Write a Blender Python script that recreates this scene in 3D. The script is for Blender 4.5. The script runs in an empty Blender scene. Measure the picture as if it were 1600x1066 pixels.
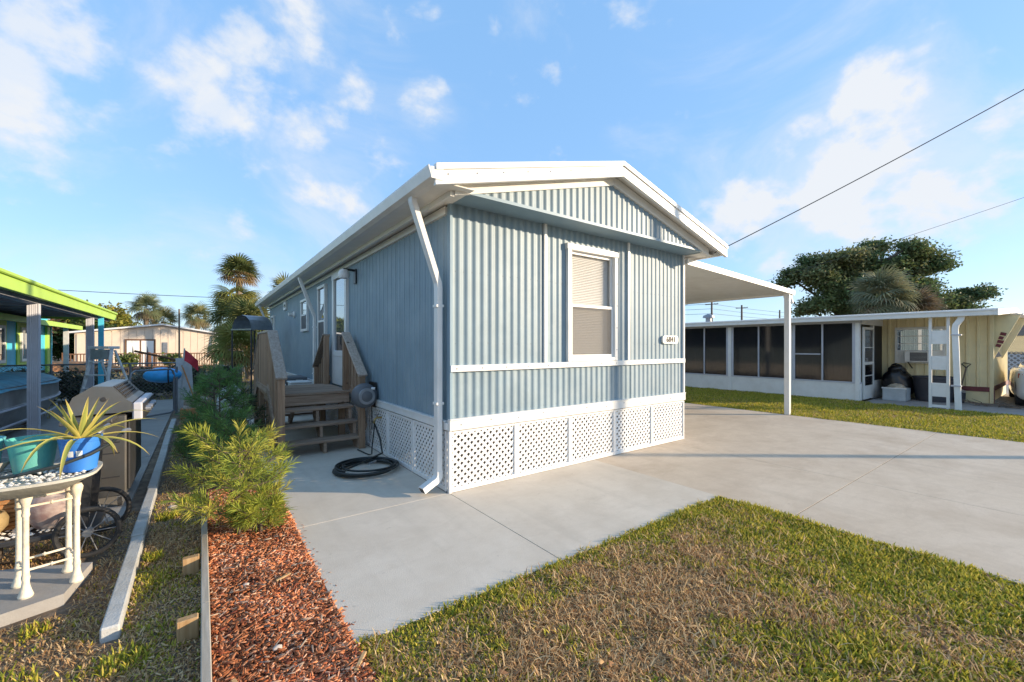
import bpy, math, random
import numpy as np
from mathutils import Vector, Matrix
R = math.radians
random.seed(7)
rng = np.random.default_rng(11)
sc = bpy.context.scene
col = sc.collection

# ---------------------------------------------------------------- camera
cam_d = bpy.data.cameras.new('camera')
cam = bpy.data.objects.new('camera', cam_d)
col.objects.link(cam)
cam.location = (0, 0, 1.5)
cam.rotation_euler = (R(90), 0, -math.atan2(484, 658))
cam_d.sensor_width = 36
cam_d.lens = 36 * 658 / 1600
cam_d.shift_y = 8 / 1600
cam_d.clip_start = 0.05
cam_d.clip_end = 1500
sc.camera = cam

# ---------------------------------------------------------------- sky and sun
SUN_EL = R(12.5)
SUN_AZ = math.atan2(0.789, -0.615)          # measured from +Y towards +X
sun_vec = Vector((math.sin(SUN_AZ) * math.cos(SUN_EL), math.cos(SUN_AZ) * math.cos(SUN_EL), math.sin(SUN_EL)))
world = bpy.data.worlds.new('World')
sc.world = world
world.use_nodes = True
wn, wl = world.node_tree.nodes, world.node_tree.links
wn.clear()
w_out = wn.new('ShaderNodeOutputWorld')
w_bg = wn.new('ShaderNodeBackground')
w_bg.inputs['Strength'].default_value = 0.15
sky = wn.new('ShaderNodeTexSky')
sky.sky_type = 'NISHITA'
sky.sun_disc = False
sky.sun_elevation = SUN_EL
sky.sun_rotation = SUN_AZ
sky.altitude = 0
sky.air_density = 1.0
sky.dust_density = 0.4
sky.ozone_density = 1.6

def wmath(op, a, b=None, c=None):
    n = wn.new('ShaderNodeMath'); n.operation = op
    for i, x in enumerate((a, b, c)):
        if x is None: continue
        if isinstance(x, (int, float)): n.inputs[i].default_value = x
        else: wl.new(x, n.inputs[i])
    return n.outputs[0]

tc = wn.new('ShaderNodeTexCoord')
nrm = wn.new('ShaderNodeVectorMath'); nrm.operation = 'NORMALIZE'
wl.new(tc.outputs['Generated'], nrm.inputs[0])
stretch = wn.new('ShaderNodeMapping'); stretch.inputs['Scale'].default_value = (1, 1, 1.35)
wl.new(nrm.outputs[0], stretch.inputs[0])
def wnoise(scale, detail, rough, off=(0, 0, 0), dist=0.0):
    m = wn.new('ShaderNodeMapping'); m.inputs['Location'].default_value = off
    wl.new(stretch.outputs[0], m.inputs[0])
    n = wn.new('ShaderNodeTexNoise'); n.inputs['Scale'].default_value = scale
    n.inputs['Detail'].default_value = detail; n.inputs['Roughness'].default_value = rough
    n.inputs['Distortion'].default_value = dist
    wl.new(m.outputs[0], n.inputs['Vector'])
    return n.outputs[0]
# cumulus banks: (direction, angular radius, weight); the same noise breaks them up all round the sky
BANKS = [((-.158, .897, .412), .20, .27), ((.013, .905, .426), .13, .30), ((.156, .912, .36), .20, .20),
         ((.358, .793, .493), .075, .26), ((.28, .794, .54), .08, .20), ((.132, .833, .537), .12, .15),
         ((.086, .975, .205), .12, .13), ((.91, .19, .369), .14, .33), ((.891, .291, .33), .13, .30),
         ((.858, .412, .29), .14, .27), ((.95, .115, .28), .15, .26), ((.944, .278, .20), .17, .24),
         ((.251, .858, .448), .12, .22), ((-.75, .55, .36), .25, .26), ((.3, -.85, .42), .3, .26),
         ((-.6, -.7, .38), .28, .26), ((.85, -.35, .4), .2, .25), ((-.95, -.05, .33), .2, .24)]
bank = None
for d, rad, wt in BANKS:
    dot = wn.new('ShaderNodeVectorMath'); dot.operation = 'DOT_PRODUCT'
    v = Vector(d).normalized()
    dot.inputs[1].default_value = v
    wl.new(nrm.outputs[0], dot.inputs[0])
    mr = wn.new('ShaderNodeMapRange'); mr.interpolation_type = 'SMOOTHSTEP'
    mr.inputs['From Min'].default_value = math.cos(rad * 1.12)
    mr.inputs['From Max'].default_value = 1.0
    mr.inputs['To Min'].default_value = 0
    mr.inputs['To Max'].default_value = wt
    wl.new(dot.outputs['Value'], mr.inputs['Value'])
    bank = mr.outputs[0] if bank is None else wmath('MAXIMUM', bank, mr.outputs[0])
n_big = wnoise(8.5, 10, .54, (3.1, 1.7, .4), .1)
n_wisp = wnoise(2.6, 7, .62, (7.7, 2.2, 5.0), .6)
dens = wmath('ADD', wmath('MULTIPLY', n_big, 1.35), bank)
puff = wn.new('ShaderNodeMapRange'); puff.interpolation_type = 'SMOOTHSTEP'
puff.inputs['From Min'].default_value = .80; puff.inputs['From Max'].default_value = 1.10
wl.new(dens, puff.inputs['Value'])
veil = wn.new('ShaderNodeMapRange'); veil.interpolation_type = 'SMOOTHSTEP'
veil.inputs['From Min'].default_value = .48; veil.inputs['From Max'].default_value = .80
veil.inputs['To Max'].default_value = .5
wl.new(wmath('ADD', n_wisp, wmath('MULTIPLY', bank, .35)), veil.inputs['Value'])
cover = wmath('MINIMUM', wmath('ADD', wmath('MULTIPLY', puff.outputs[0], .82), veil.outputs[0]), .96)
hue = wn.new('ShaderNodeHueSaturation')
hue.inputs['Hue'].default_value = .512
hue.inputs['Saturation'].default_value = .9
hue.inputs['Value'].default_value = 1.0
wl.new(sky.outputs[0], hue.inputs['Color'])
mixc = wn.new('ShaderNodeMix'); mixc.data_type = 'RGBA'
wl.new(cover, mixc.inputs[0])
haze = wn.new('ShaderNodeMix'); haze.data_type = 'RGBA'      # pale moist air evens out the clear-sky model
haze.inputs[0].default_value = .66
wl.new(hue.outputs[0], haze.inputs[6]); haze.inputs[7].default_value = (.92, 1.98, 3.5, 1)
wl.new(haze.outputs[2], mixc.inputs[6])
mixc.inputs[7].default_value = (2.75, 2.85, 3.0, 1)
wl.new(mixc.outputs[2], w_bg.inputs['Color'])
wl.new(w_bg.outputs[0], w_out.inputs[0])

sun_d = bpy.data.lights.new('sun', 'SUN')
sun_d.energy = 3.5
sun_d.angle = R(0.6)
sun_d.color = (1.0, .81, .58)
sun = bpy.data.objects.new('sun', sun_d)
col.objects.link(sun)
sun.rotation_euler = sun_vec.to_track_quat('Z', 'Y').to_euler()
sun.location = (12, -10, 12)

sc.view_settings.view_transform = 'Standard'
sc.view_settings.look = 'None'
sc.view_settings.exposure = 1.08
sc.view_settings.gamma = 1
sc.view_settings.use_curve_mapping = False

# ---------------------------------------------------------------- materials
MATS = {}
def _node_base(name):
    m = bpy.data.materials.new(name); m.use_nodes = True
    nt = m.node_tree
    return m, nt, nt.nodes, nt.links, nt.nodes['Principled BSDF']

def mat(name, c, rough=.6, metal=0., var=.12, scale=6., bump=0., bscale=60., stretch=(1, 1, 1), c2=None,
        spec=.5, lo=.35, hi=.65, dirt=None, dirt_amt=.0, dscale=2.5, trans=0., rvar=.08, coat=0.):
    """Noise-mottled Principled material with random offset per object, fine bump and optional dirt patches."""
    m, nt, N, L, P = _node_base(name)
    tcn = N.new('ShaderNodeTexCoord'); mp = N.new('ShaderNodeMapping')
    mp.inputs['Scale'].default_value = stretch
    L.new(tcn.outputs['Object'], mp.inputs[0])
    oi = N.new('ShaderNodeObjectInfo')
    mul = N.new('ShaderNodeMath'); mul.operation = 'MULTIPLY'; mul.inputs[1].default_value = 40
    L.new(oi.outputs['Random'], mul.inputs[0])
    nz = N.new('ShaderNodeTexNoise'); nz.noise_dimensions = '4D'
    nz.inputs['Scale'].default_value = scale; nz.inputs['Detail'].default_value = 6
    nz.inputs['Roughness'].default_value = .6
    L.new(mp.outputs[0], nz.inputs['Vector']); L.new(mul.outputs[0], nz.inputs['W'])
    rp = N.new('ShaderNodeValToRGB')
    a = tuple(x * (1 - var) for x in c); b = tuple(min(1, x * (1 + var)) for x in c) if c2 is None else c2
    rp.color_ramp.elements[0].color = (*a, 1); rp.color_ramp.elements[1].color = (*b, 1)
    rp.color_ramp.elements[0].position = lo; rp.color_ramp.elements[1].position = hi
    L.new(nz.outputs[0], rp.inputs[0])
    out = rp.outputs[0]
    if rvar:
        hs = N.new('ShaderNodeHueSaturation')
        mr = N.new('ShaderNodeMapRange'); mr.inputs['To Min'].default_value = 1 - rvar; mr.inputs['To Max'].default_value = 1 + rvar
        L.new(oi.outputs['Random'], mr.inputs['Value']); L.new(mr.outputs[0], hs.inputs['Value'])
        L.new(out, hs.inputs['Color']); out = hs.outputs[0]
    if dirt is not None:
        n2 = N.new('ShaderNodeTexNoise'); n2.inputs['Scale'].default_value = dscale
        n2.inputs['Detail'].default_value = 8; n2.inputs['Roughness'].default_value = .68
        L.new(tcn.outputs['Object'], n2.inputs['Vector'])
        r2 = N.new('ShaderNodeMapRange'); r2.inputs['From Min'].default_value = .48; r2.inputs['From Max'].default_value = .72
        r2.inputs['To Max'].default_value = dirt_amt
        L.new(n2.outputs[0], r2.inputs['Value'])
        mx = N.new('ShaderNodeMix'); mx.data_type = 'RGBA'
        L.new(r2.outputs[0], mx.inputs[0]); L.new(out, mx.inputs[6]); mx.inputs[7].default_value = (*dirt, 1)
        out = mx.outputs[2]
    L.new(out, P.inputs['Base Color'])
    P.inputs['Roughness'].default_value = rough
    P.inputs['Metallic'].default_value = metal
    P.inputs['Specular IOR Level'].default_value = spec
    if coat: P.inputs['Coat Weight'].default_value = coat
    if bump:
        n3 = N.new('ShaderNodeTexNoise'); n3.inputs['Scale'].default_value = bscale; n3.inputs['Detail'].default_value = 5
        L.new(mp.outputs[0], n3.inputs['Vector'])
        bp = N.new('ShaderNodeBump'); bp.inputs['Strength'].default_value = bump; bp.inputs['Distance'].default_value = .01
        L.new(n3.outputs[0], bp.inputs['Height']); L.new(bp.outputs[0], P.inputs['Normal'])
    MATS[name] = m
    return m

def attr_mat(name, rough=.7, transl=.3, spec=.3):
    """Colour from the mesh's own per-leaf colour attribute, with some light passing through the blade."""
    m, nt, N, L, P = _node_base(name)
    at = N.new('ShaderNodeAttribute'); at.attribute_name = 'tint'
    L.new(at.outputs['Color'], P.inputs['Base Color'])
    P.inputs['Roughness'].default_value = rough
    P.inputs['Specular IOR Level'].default_value = spec
    if transl:
        tr = N.new('ShaderNodeBsdfTranslucent'); mx = N.new('ShaderNodeMixShader'); mx.inputs[0].default_value = transl
        L.new(at.outputs['Color'], tr.inputs['Color'])
        L.new(P.outputs[0], mx.inputs[1]); L.new(tr.outputs[0], mx.inputs[2])
        L.new(mx.outputs[0], N['Material Output'].inputs['Surface'])
    MATS[name] = m
    return m

def screen_mat(name, c, see, rough=.15, spec=.5):
    """Insect screen or tinted sheet: part of the light goes through, the rest meets the threads."""
    m, nt, N, L, P = _node_base(name)
    P.inputs['Base Color'].default_value = (*c, 1); P.inputs['Roughness'].default_value = rough
    P.inputs['Specular IOR Level'].default_value = spec
    tr = N.new('ShaderNodeBsdfTransparent'); mx = N.new('ShaderNodeMixShader'); mx.inputs[0].default_value = see
    L.new(P.outputs[0], mx.inputs[1]); L.new(tr.outputs[0], mx.inputs[2])
    L.new(mx.outputs[0], N['Material Output'].inputs['Surface'])
    MATS[name] = m
    return m

def concrete_mat(name, c, stain, amt, tint2):
    m, nt, N, L, P = _node_base(name)
    tcn = N.new('ShaderNodeTexCoord')
    def nz(scale, detail=6, rough=.6, dist=0, sx=(1, 1, 1)):
        mp = N.new('ShaderNodeMapping'); mp.inputs['Scale'].default_value = sx
        L.new(tcn.outputs['Object'], mp.inputs[0])
        n = N.new('ShaderNodeTexNoise'); n.inputs['Scale'].default_value = scale; n.inputs['Detail'].default_value = detail
        n.inputs['Roughness'].default_value = rough; n.inputs['Distortion'].default_value = dist
        L.new(mp.outputs[0], n.inputs['Vector']); return n.outputs[0]
    def ramp(v, lo, hi, a, b):
        mr = N.new('ShaderNodeMapRange'); mr.inputs['From Min'].default_value = lo; mr.inputs['From Max'].default_value = hi
        mr.inputs['To Min'].default_value = a; mr.inputs['To Max'].default_value = b
        L.new(v, mr.inputs['Value']); return mr.outputs[0]
    def mixc(f, a, b):
        mx = N.new('ShaderNodeMix'); mx.data_type = 'RGBA'
        if isinstance(f, float): mx.inputs[0].default_value = f
        else: L.new(f, mx.inputs[0])
        for i, x in ((6, a), (7, b)):
            if isinstance(x, tuple): mx.inputs[i].default_value = (*x, 1)
            else: L.new(x, mx.inputs[i])
        return mx.outputs[2]
    base = mixc(ramp(nz(1.1, 8, .65, .1), .35, .65, 0, 1), c, tint2)
    base = mixc(ramp(nz(.8, 10, .72, .3, (1, 1.6, 1)), .44, .68, 0, amt), base, stain)
    base = mixc(ramp(nz(6, 9, .75, .3), .48, .70, 0, .34), base, stain)
    base = mixc(ramp(nz(2.6, 10, .8, .4), .56, .70, 0, .36), base, tuple(x * .72 for x in c))
    base = mixc(ramp(nz(11, 3, .5), .70, .76, 0, .35), base, tuple(x * .5 for x in c))
    base = mixc(ramp(nz(1.6, 6, .6, .2, (2.6, .22, 1)), .52, .70, 0, .30), base, tuple(x * .68 for x in c))
    wv = N.new('ShaderNodeTexWave'); wv.wave_type = 'RINGS'; wv.inputs['Scale'].default_value = .8
    wv.inputs['Distortion'].default_value = 9; wv.inputs['Detail'].default_value = 3; wv.inputs['Detail Scale'].default_value = .7
    L.new(tcn.outputs['Object'], wv.inputs['Vector'])
    base = mixc(ramp(wv.outputs['Fac'], .985, 1.0, 0, .07), base, tuple(x * .6 for x in c))
    base = mixc(ramp(nz(130, 4, .75), .38, .66, 0, .30), base, tuple(x * .7 for x in c))
    L.new(base, P.inputs['Base Color'])
    P.inputs['Roughness'].default_value = .85; P.inputs['Specular IOR Level'].default_value = .25
    bp = N.new('ShaderNodeBump'); bp.inputs['Strength'].default_value = .4; bp.inputs['Distance'].default_value = .004
    L.new(nz(120, 5, .65), bp.inputs['Height']); L.new(bp.outputs[0], P.inputs['Normal'])
    MATS[name] = m
    return m

def wood_mat(name, c, c2, knots=.5, axis='X'):
    """Weathered timber: stretched grain along the object's long axis plus a few dark knots."""
    st = {'X': (2, 40, 40), 'Y': (40, 2, 40), 'Z': (40, 40, 2)}[axis]
    m, nt, N, L, P = _node_base(name)
    tcn = N.new('ShaderNodeTexCoord'); mp = N.new('ShaderNodeMapping'); mp.inputs['Scale'].default_value = st
    L.new(tcn.outputs['Object'], mp.inputs[0])
    oi = N.new('ShaderNodeObjectInfo'); mul = N.new('ShaderNodeMath'); mul.operation = 'MULTIPLY'; mul.inputs[1].default_value = 60
    L.new(oi.outputs['Random'], mul.inputs[0])
    nz = N.new('ShaderNodeTexNoise'); nz.noise_dimensions = '4D'; nz.inputs['Scale'].default_value = 1.0
    nz.inputs['Detail'].default_value = 7; nz.inputs['Roughness'].default_value = .65; nz.inputs['Distortion'].default_value = .4
    L.new(mp.outputs[0], nz.inputs['Vector']); L.new(mul.outputs[0], nz.inputs['W'])
    rp = N.new('ShaderNodeValToRGB'); rp.color_ramp.elements[0].position = .34; rp.color_ramp.elements[1].position = .66
    rp.color_ramp.elements[0].color = (*c, 1); rp.color_ramp.elements[1].color = (*c2, 1)
    L.new(nz.outputs[0], rp.inputs[0])
    vo = N.new('ShaderNodeTexVoronoi'); vo.voronoi_dimensions = '4D'; vo.inputs['Scale'].default_value = 7
    L.new(tcn.outputs['Object'], vo.inputs['Vector']); L.new(mul.outputs[0], vo.inputs['W'])
    mr = N.new('ShaderNodeMapRange'); mr.inputs['From Min'].default_value = .10; mr.inputs['From Max'].default_value = .2
    mr.inputs['To Min'].default_value = knots; mr.inputs['To Max'].default_value = 0
    L.new(vo.outputs['Distance'], mr.inputs['Value'])
    mx = N.new('ShaderNodeMix'); mx.data_type = 'RGBA'
    L.new(mr.outputs[0], mx.inputs[0]); L.new(rp.outputs[0], mx.inputs[6]); mx.inputs[7].default_value = (c[0] * .35, c[1] * .3, c[2] * .28, 1)
    hs = N.new('ShaderNodeHueSaturation'); m2 = N.new('ShaderNodeMapRange')
    m2.inputs['To Min'].default_value = .78; m2.inputs['To Max'].default_value = 1.18
    L.new(oi.outputs['Random'], m2.inputs['Value']); L.new(m2.outputs[0], hs.inputs['Value'])
    L.new(mx.outputs[2], hs.inputs['Color']); L.new(hs.outputs[0], P.inputs['Base Color'])
    P.inputs['Roughness'].default_value = .85; P.inputs['Specular IOR Level'].default_value = .2
    bp = N.new('ShaderNodeBump'); bp.inputs['Strength'].default_value = .35; bp.inputs['Distance'].default_value = .004
    L.new(nz.outputs[0], bp.inputs['Height']); L.new(bp.outputs[0], P.inputs['Normal'])
    MATS[name] = m
    return m

# house
mat('blue_siding', (.205, .282, .332), .5, var=.07, scale=3, dirt=(.36, .42, .45), dirt_amt=.4, dscale=1.6, rvar=.03, bump=.05, bscale=25)
mat('blue_flat', (.23, .33, .40), .5, var=.05, scale=3, rvar=.02)
mat('white_metal', (.78, .77, .74), .38, var=.04, scale=4, dirt=(.55, .50, .43), dirt_amt=.3, dscale=3.5, rvar=.04)
mat('white_plastic', (.80, .79, .77), .45, var=.03, scale=5, dirt=(.5, .45, .38), dirt_amt=.22, dscale=4, rvar=.03)
mat('cream_board', (.76, .735, .68), .55, var=.05, scale=5, rvar=.03)
mat('roof_white', (.72, .72, .72), .4, var=.06, scale=2, dirt=(.4, .4, .4), dirt_amt=.3)
mat('dark_core', (.05, .055, .06), .9, var=.1)
mat('screw_steel', (.20, .22, .24), .4, metal=.6, var=.1)
mat('window_glass', (.34, .37, .40), .02, metal=.75, var=.0, spec=.9, rvar=0)
mat('joint_filler', (.07, .06, .05), .95, var=.3, scale=20)
mat('lawn_soil', (.20, .14, .08), .95, var=.35, scale=14, c2=(.30, .22, .12), bump=.8, bscale=40)
mat('blind_white', (.82, .80, .76), .5, var=.02, rvar=.02)
screen_mat('clear_glass', (.05, .06, .07), .96, .02, .8)
screen_mat('bug_screen', (.17, .165, .16), .66, .6, .3)
screen_mat('porch_vinyl', (.016, .016, .02), .22, .08, .6)
screen_mat('dark_screen', (.014, .014, .018), .07, .5, .3)
mat('black_metal', (.02, .02, .022), .4, var=.2, rvar=.1)
mat('reel_grey', (.12, .125, .135), .5, var=.06, rvar=.05)
mat('reel_dark', (.035, .038, .042), .5, var=.1)
mat('hose_black', (.018, .024, .025), .4, var=.2, scale=15)
mat('brass', (.45, .32, .12), .35, metal=.9, var=.1)
wood_mat('deck_wood_x', (.28, .19, .135), (.48, .36, .27), .6, 'X')
wood_mat('deck_wood_y', (.28, .19, .135), (.48, .36, .27), .6, 'Y')
wood_mat('deck_wood_z', (.27, .165, .105), (.46, .31, .205), .6, 'Z')
wood_mat('rail_wood_y', (.32, .25, .20), (.52, .44, .37), .9, 'Y')
wood_mat('edge_wood', (.30, .26, .20), (.46, .41, .34), .4, 'Y')
wood_mat('stake_wood', (.34, .20, .09), (.50, .33, .17), .4, 'Z')
concrete_mat('patio_concrete', (.62, .555, .465), (.50, .43, .345), .6, (.68, .615, .525))
concrete_mat('drive_concrete', (.60, .50, .385), (.45, .355, .26), .75, (.66, .56, .445))
concrete_mat('path_concrete', (.36, .34, .32), (.24, .22, .2), .6, (.40, .385, .36))
mat('kerb_paint', (.44, .44, .42), .8, var=.1, scale=9, bump=.4, bscale=70, dirt=(.3, .26, .2), dirt_amt=.5, dscale=6)
attr_mat('grass_blade', .65, .35, .25)
attr_mat('leaf', .6, .3, .3)
attr_mat('chip', .85, 0, .15)
mat('mulch_soil', (.22, .085, .045), .95, var=.4, scale=30, bump=.6, bscale=50)
mat('soil', (.15, .105, .07), .95, var=.3, scale=9, c2=(.24, .18, .125), bump=.8, bscale=40, rvar=0)
mat('bark', (.12, .09, .065), .9, var=.35, scale=12, bump=.7, bscale=30, stretch=(1, 1, .25))
mat('palm_bark', (.20, .16, .12), .9, var=.35, scale=20, bump=.8, bscale=24, stretch=(1, 1, 2))
# neighbours
mat('cream_siding', (.80, .68, .40), .5, var=.06, scale=2, dirt=(.60, .52, .36), dirt_amt=.35, dscale=1.5, rvar=.02)
mat('maroon', (.16, .03, .04), .5, var=.1)
mat('lime_paint', (.42, .62, .10), .5, var=.06, scale=3, rvar=.02)
mat('turquoise', (.09, .58, .80), .55, var=.06, scale=3, rvar=.02)
mat('alu_post', (.48, .48, .52), .5, metal=.0, var=.06, rvar=.05)
mat('canopy_under', (.30, .30, .33), .6, var=.1)
mat('alu_hull', (.30, .29, .28), .45, metal=.45, var=.2, scale=3, bump=.15, bscale=12, dirt=(.20, .17, .14), dirt_amt=.6)
mat('blue_tarp', (.04, .27, .44), .55, var=.35, scale=5, c2=(.10, .42, .55), bump=.5, bscale=7, dirt=(.22, .26, .22), dirt_amt=.4)
mat('alu_ladder', (.78, .78, .76), .45, metal=.0, var=.12, scale=10, dirt=(.2, .19, .17), dirt_amt=.5)
mat('stainless', (.22, .215, .205), .38, metal=.85, var=.1, scale=5, dirt=(.25, .2, .15), dirt_amt=.4, dscale=4, bump=.04, bscale=9)
mat('grill_black', (.03, .03, .032), .45, var=.2)
mat('iron_cream', (.74, .66, .52), .6, var=.08, scale=20, dirt=(.38, .26, .15), dirt_amt=.5, dscale=14, bump=.3, bscale=50)
mat('tray_grey', (.42, .41, .36), .75, var=.12, scale=12, bump=.3, bscale=40)
mat('pebble_white', (.68, .66, .62), .8, var=.2, scale=30)
mat('pot_teal', (.09, .38, .33), .5, var=.1, scale=5, dirt=(.3, .42, .38), dirt_amt=.3)
mat('pot_cyan', (.14, .45, .48), .5, var=.1, scale=5)
mat('pot_blue', (.04, .20, .62), .4, var=.08, scale=5, rvar=0)
mat('pot_bowl', (.40, .37, .34), .8, var=.15)
mat('paper', (.8, .8, .76), .7, var=.03)
mat('ceramic_swirl', (.38, .24, .22), .45, var=.3, scale=9, c2=(.55, .48, .42), bump=.2, bscale=20)
mat('wicker', (.42, .20, .07), .7, var=.3, scale=30, bump=.6, bscale=60, stretch=(1, 1, 4))
mat('gold_pot', (.58, .42, .20), .35, metal=.5, var=.12, scale=8)
mat('rubber', (.022, .022, .023), .75, var=.2)
mat('steel_dull', (.30, .31, .33), .45, metal=.7, var=.15, scale=10)
mat('far_siding', (.70, .58, .46), .6, var=.05, scale=1.5, dirt=(.55, .47, .38), dirt_amt=.3, dscale=.6, rvar=.02)
mat('rail_brown', (.17, .085, .045), .8, var=.2)
mat('blue_plastic', (.05, .42, .88), .35, var=.12, scale=6)
mat('flag_red', (.52, .03, .05), .7, var=.1)
mat('fence_grey', (.22, .23, .25), .5, metal=.4, var=.1)
mat('weathered_board', (.50, .50, .50), .8, var=.12, scale=8)
mat('terracotta', (.50, .22, .09), .8, var=.2, scale=8)
mat('stone_pale', (.52, .43, .36), .85, var=.25, scale=9, bump=.5, bscale=20)
mat('car_paint', (.74, .74, .73), .22, var=.02, coat=.6, rvar=0)
mat('tail_red', (.45, .05, .03), .2, var=.1)
mat('bag_black', (.012, .012, .014), .28, var=.3, scale=7, bump=.8, bscale=9)
mat('bin_grey', (.045, .045, .055), .55, var=.15, scale=5)
mat('tote_clear', (.42, .46, .48), .4, var=.1)
mat('cloth_beige', (.5, .42, .32), .9, var=.25, scale=12)
mat('pole_wood', (.16, .12, .09), .9, var=.25, scale=6, stretch=(1, 1, .1))
mat('wire_black', (.03, .03, .03), .6)
mat('brown_siding', (.26, .22, .19), .7, var=.08)
mat('ink', (.045, .035, .03), .6)
mat('sign_cream', (.80, .77, .70), .5, var=.03)
mat('white_bag', (.72, .72, .72), .5, var=.1, bump=.8, bscale=8)
mat('interior_tan', (.24, .17, .11), .8, var=.3, scale=2)

# ---------------------------------------------------------------- mesh helpers
ORG = {}
class MB:
    def __init__(s): s.v = []; s.f = []
    def add(s, vs, fs):
        o = len(s.v); s.v += [tuple(p) for p in vs]; s.f += [tuple(i + o for i in f) for f in fs]; return s
    def box(s, x0, y0, z0, x1, y1, z1, c=0.):
        if x0 > x1: x0, x1 = x1, x0
        if y0 > y1: y0, y1 = y1, y0
        if z0 > z1: z0, z1 = z1, z0
        return s.bar(((x0 + x1) / 2, (y0 + y1) / 2, z0), ((x0 + x1) / 2, (y0 + y1) / 2, z1), x1 - x0, y1 - y0, (0, 1, 0), c)
    def bar(s, p0, p1, w, h, up=(0, 0, 1), c=0.):
        """box from p0 to p1, w wide across and h high along 'up'; c chamfers the long edges and ends"""
        a, b = Vector(p0), Vector(p1); t = (b - a).normalized(); u = Vector(up)
        u = (u - t * u.dot(t)).normalized(); r = t.cross(u)
        w, h = w / 2, h / 2
        if not c:
            vs = [p + r * sx * w + u * sy * h for p in (a, b) for sx, sy in ((-1, -1), (1, -1), (1, 1), (-1, 1))]
            return s.add(vs, [(3, 2, 1, 0), (4, 5, 6, 7), (0, 1, 5, 4), (1, 2, 6, 5), (2, 3, 7, 6), (3, 0, 4, 7)])
        sec = [(-w + c, -h), (w - c, -h), (w, -h + c), (w, h - c), (w - c, h), (-w + c, h), (-w, h - c), (-w, -h + c)]
        inn = [(-w + c, -h + c), (w - c, -h + c), (w - c, -h + c), (w - c, h - c), (w - c, h - c), (-w + c, h - c), (-w + c, h - c), (-w + c, -h + c)]
        rings = [(a, inn), (a + t * c, sec), (b - t * c, sec), (b, inn)]
        vs = [p + r * x + u * y for p, q in rings for x, y in q]
        fs = [tuple(range(7, -1, -1)), tuple(range(24, 32))]
        for k in range(3):
            for i in range(8):
                j = (i + 1) % 8
                fs.append((k * 8 + i, k * 8 + j, k * 8 + 8 + j, k * 8 + 8 + i))
        return s.add(vs, fs)
    def tube(s, pts, r, n=8, closed=False, caps=True):
        P = [Vector(p) for p in pts]; m = len(P)
        rs = r if isinstance(r, (list, tuple)) else [r] * m
        vs = []; pr = None
        for i in range(m):
            if closed: t = (P[(i + 1) % m] - P[i - 1])
            else: t = P[min(i + 1, m - 1)] - P[max(i - 1, 0)]
            t = t.normalized() if t.length > 1e-9 else Vector((0, 0, 1))
            if pr is None:
                q = Vector((0, 0, 1)) if abs(t.z) < .9 else Vector((1, 0, 0))
                pr = (q - t * q.dot(t)).normalized()
            else:
                pr = pr - t * pr.dot(t)
                pr = pr.normalized() if pr.length > 1e-6 else t.orthogonal().normalized()
            b = t.cross(pr)
            for k in range(n):
                a = 2 * math.pi * k / n
                vs.append(P[i] + (pr * math.cos(a) + b * math.sin(a)) * rs[i])
        fs = []
        for i in range(m if closed else m - 1):
            j = (i + 1) % m
            for k in range(n):
                l = (k + 1) % n
                fs.append((i * n + k, i * n + l, j * n + l, j * n + k))
        if caps and not closed:
            fs.append(tuple(range(n - 1, -1, -1))); fs.append(tuple((m - 1) * n + k for k in range(n)))
        return s.add(vs, fs)
    def sweep(s, pts, w, h, side=(0, 1, 0)):
        """rectangular pipe w wide along 'side' and h deep, mitred through the points"""
        P = [Vector(p) for p in pts]; m = len(P); S = Vector(side).normalized(); vs = []
        for i in range(m):
            a = (P[i] - P[i - 1]).normalized() if i else (P[1] - P[0]).normalized()
            b = (P[i + 1] - P[i]).normalized() if i < m - 1 else a
            t = (a + b).normalized(); k = 1 / max(.5, t.dot(a)); sd = (S - t * S.dot(t)).normalized(); n = t.cross(sd)
            c = .12
            for q, r_ in ((-1 + c, -1), (1 - c, -1), (1, -1 + c), (1, 1 - c), (1 - c, 1), (-1 + c, 1), (-1, 1 - c), (-1, -1 + c)): vs.append(P[i] + sd * q * w / 2 + n * r_ * h / 2 * k)
        fs = [tuple(range(7, -1, -1)), tuple((m - 1) * 8 + j for j in range(8))]
        fs += [(i * 8 + j, i * 8 + (j + 1) % 8, i * 8 + 8 + (j + 1) % 8, i * 8 + 8 + j) for i in range(m - 1) for j in range(8)]
        return s.add(vs, fs)
    def lathe(s, prof, c=(0, 0, 0), n=20, axis='Z', sx=1., sy=1.):
        vs = []; m = len(prof)
        for r, z in prof:
            for k in range(n):
                a = 2 * math.pi * k / n
                x, y = r * math.cos(a) * sx, r * math.sin(a) * sy
                p = {'Z': (x, y, z), 'X': (z, x, y), 'Y': (y, z, x)}[axis]
                vs.append((c[0] + p[0], c[1] + p[1], c[2] + p[2]))
        fs = []
        for i in range(m - 1):
            for k in range(n):
                l = (k + 1) % n
                fs.append((i * n + k, i * n + l, i * n + n + l, i * n + n + k))
        if prof[0][0] > 1e-6: fs.append(tuple(range(n - 1, -1, -1)))
        if prof[-1][0] > 1e-6: fs.append(tuple((m - 1) * n + k for k in range(n)))
        return s.add(vs, fs)
    def prism(s, poly, axis, a0, a1):
        """polygon in the plane across 'axis' (X: y,z; Y: x,z; Z: x,y), extruded from a0 to a1"""
        f = {'X': lambda p, a: (a, p[0], p[1]), 'Y': lambda p, a: (p[0], a, p[1]), 'Z': lambda p, a: (p[0], p[1], a)}[axis]
        n = len(poly)
        vs = [f(p, a0) for p in poly] + [f(p, a1) for p in poly]
        fs = [tuple(range(n - 1, -1, -1)), tuple(range(n, 2 * n))] + [(i, (i + 1) % n, n + (i + 1) % n, n + i) for i in range(n)]
        return s.add(vs, fs)
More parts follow.
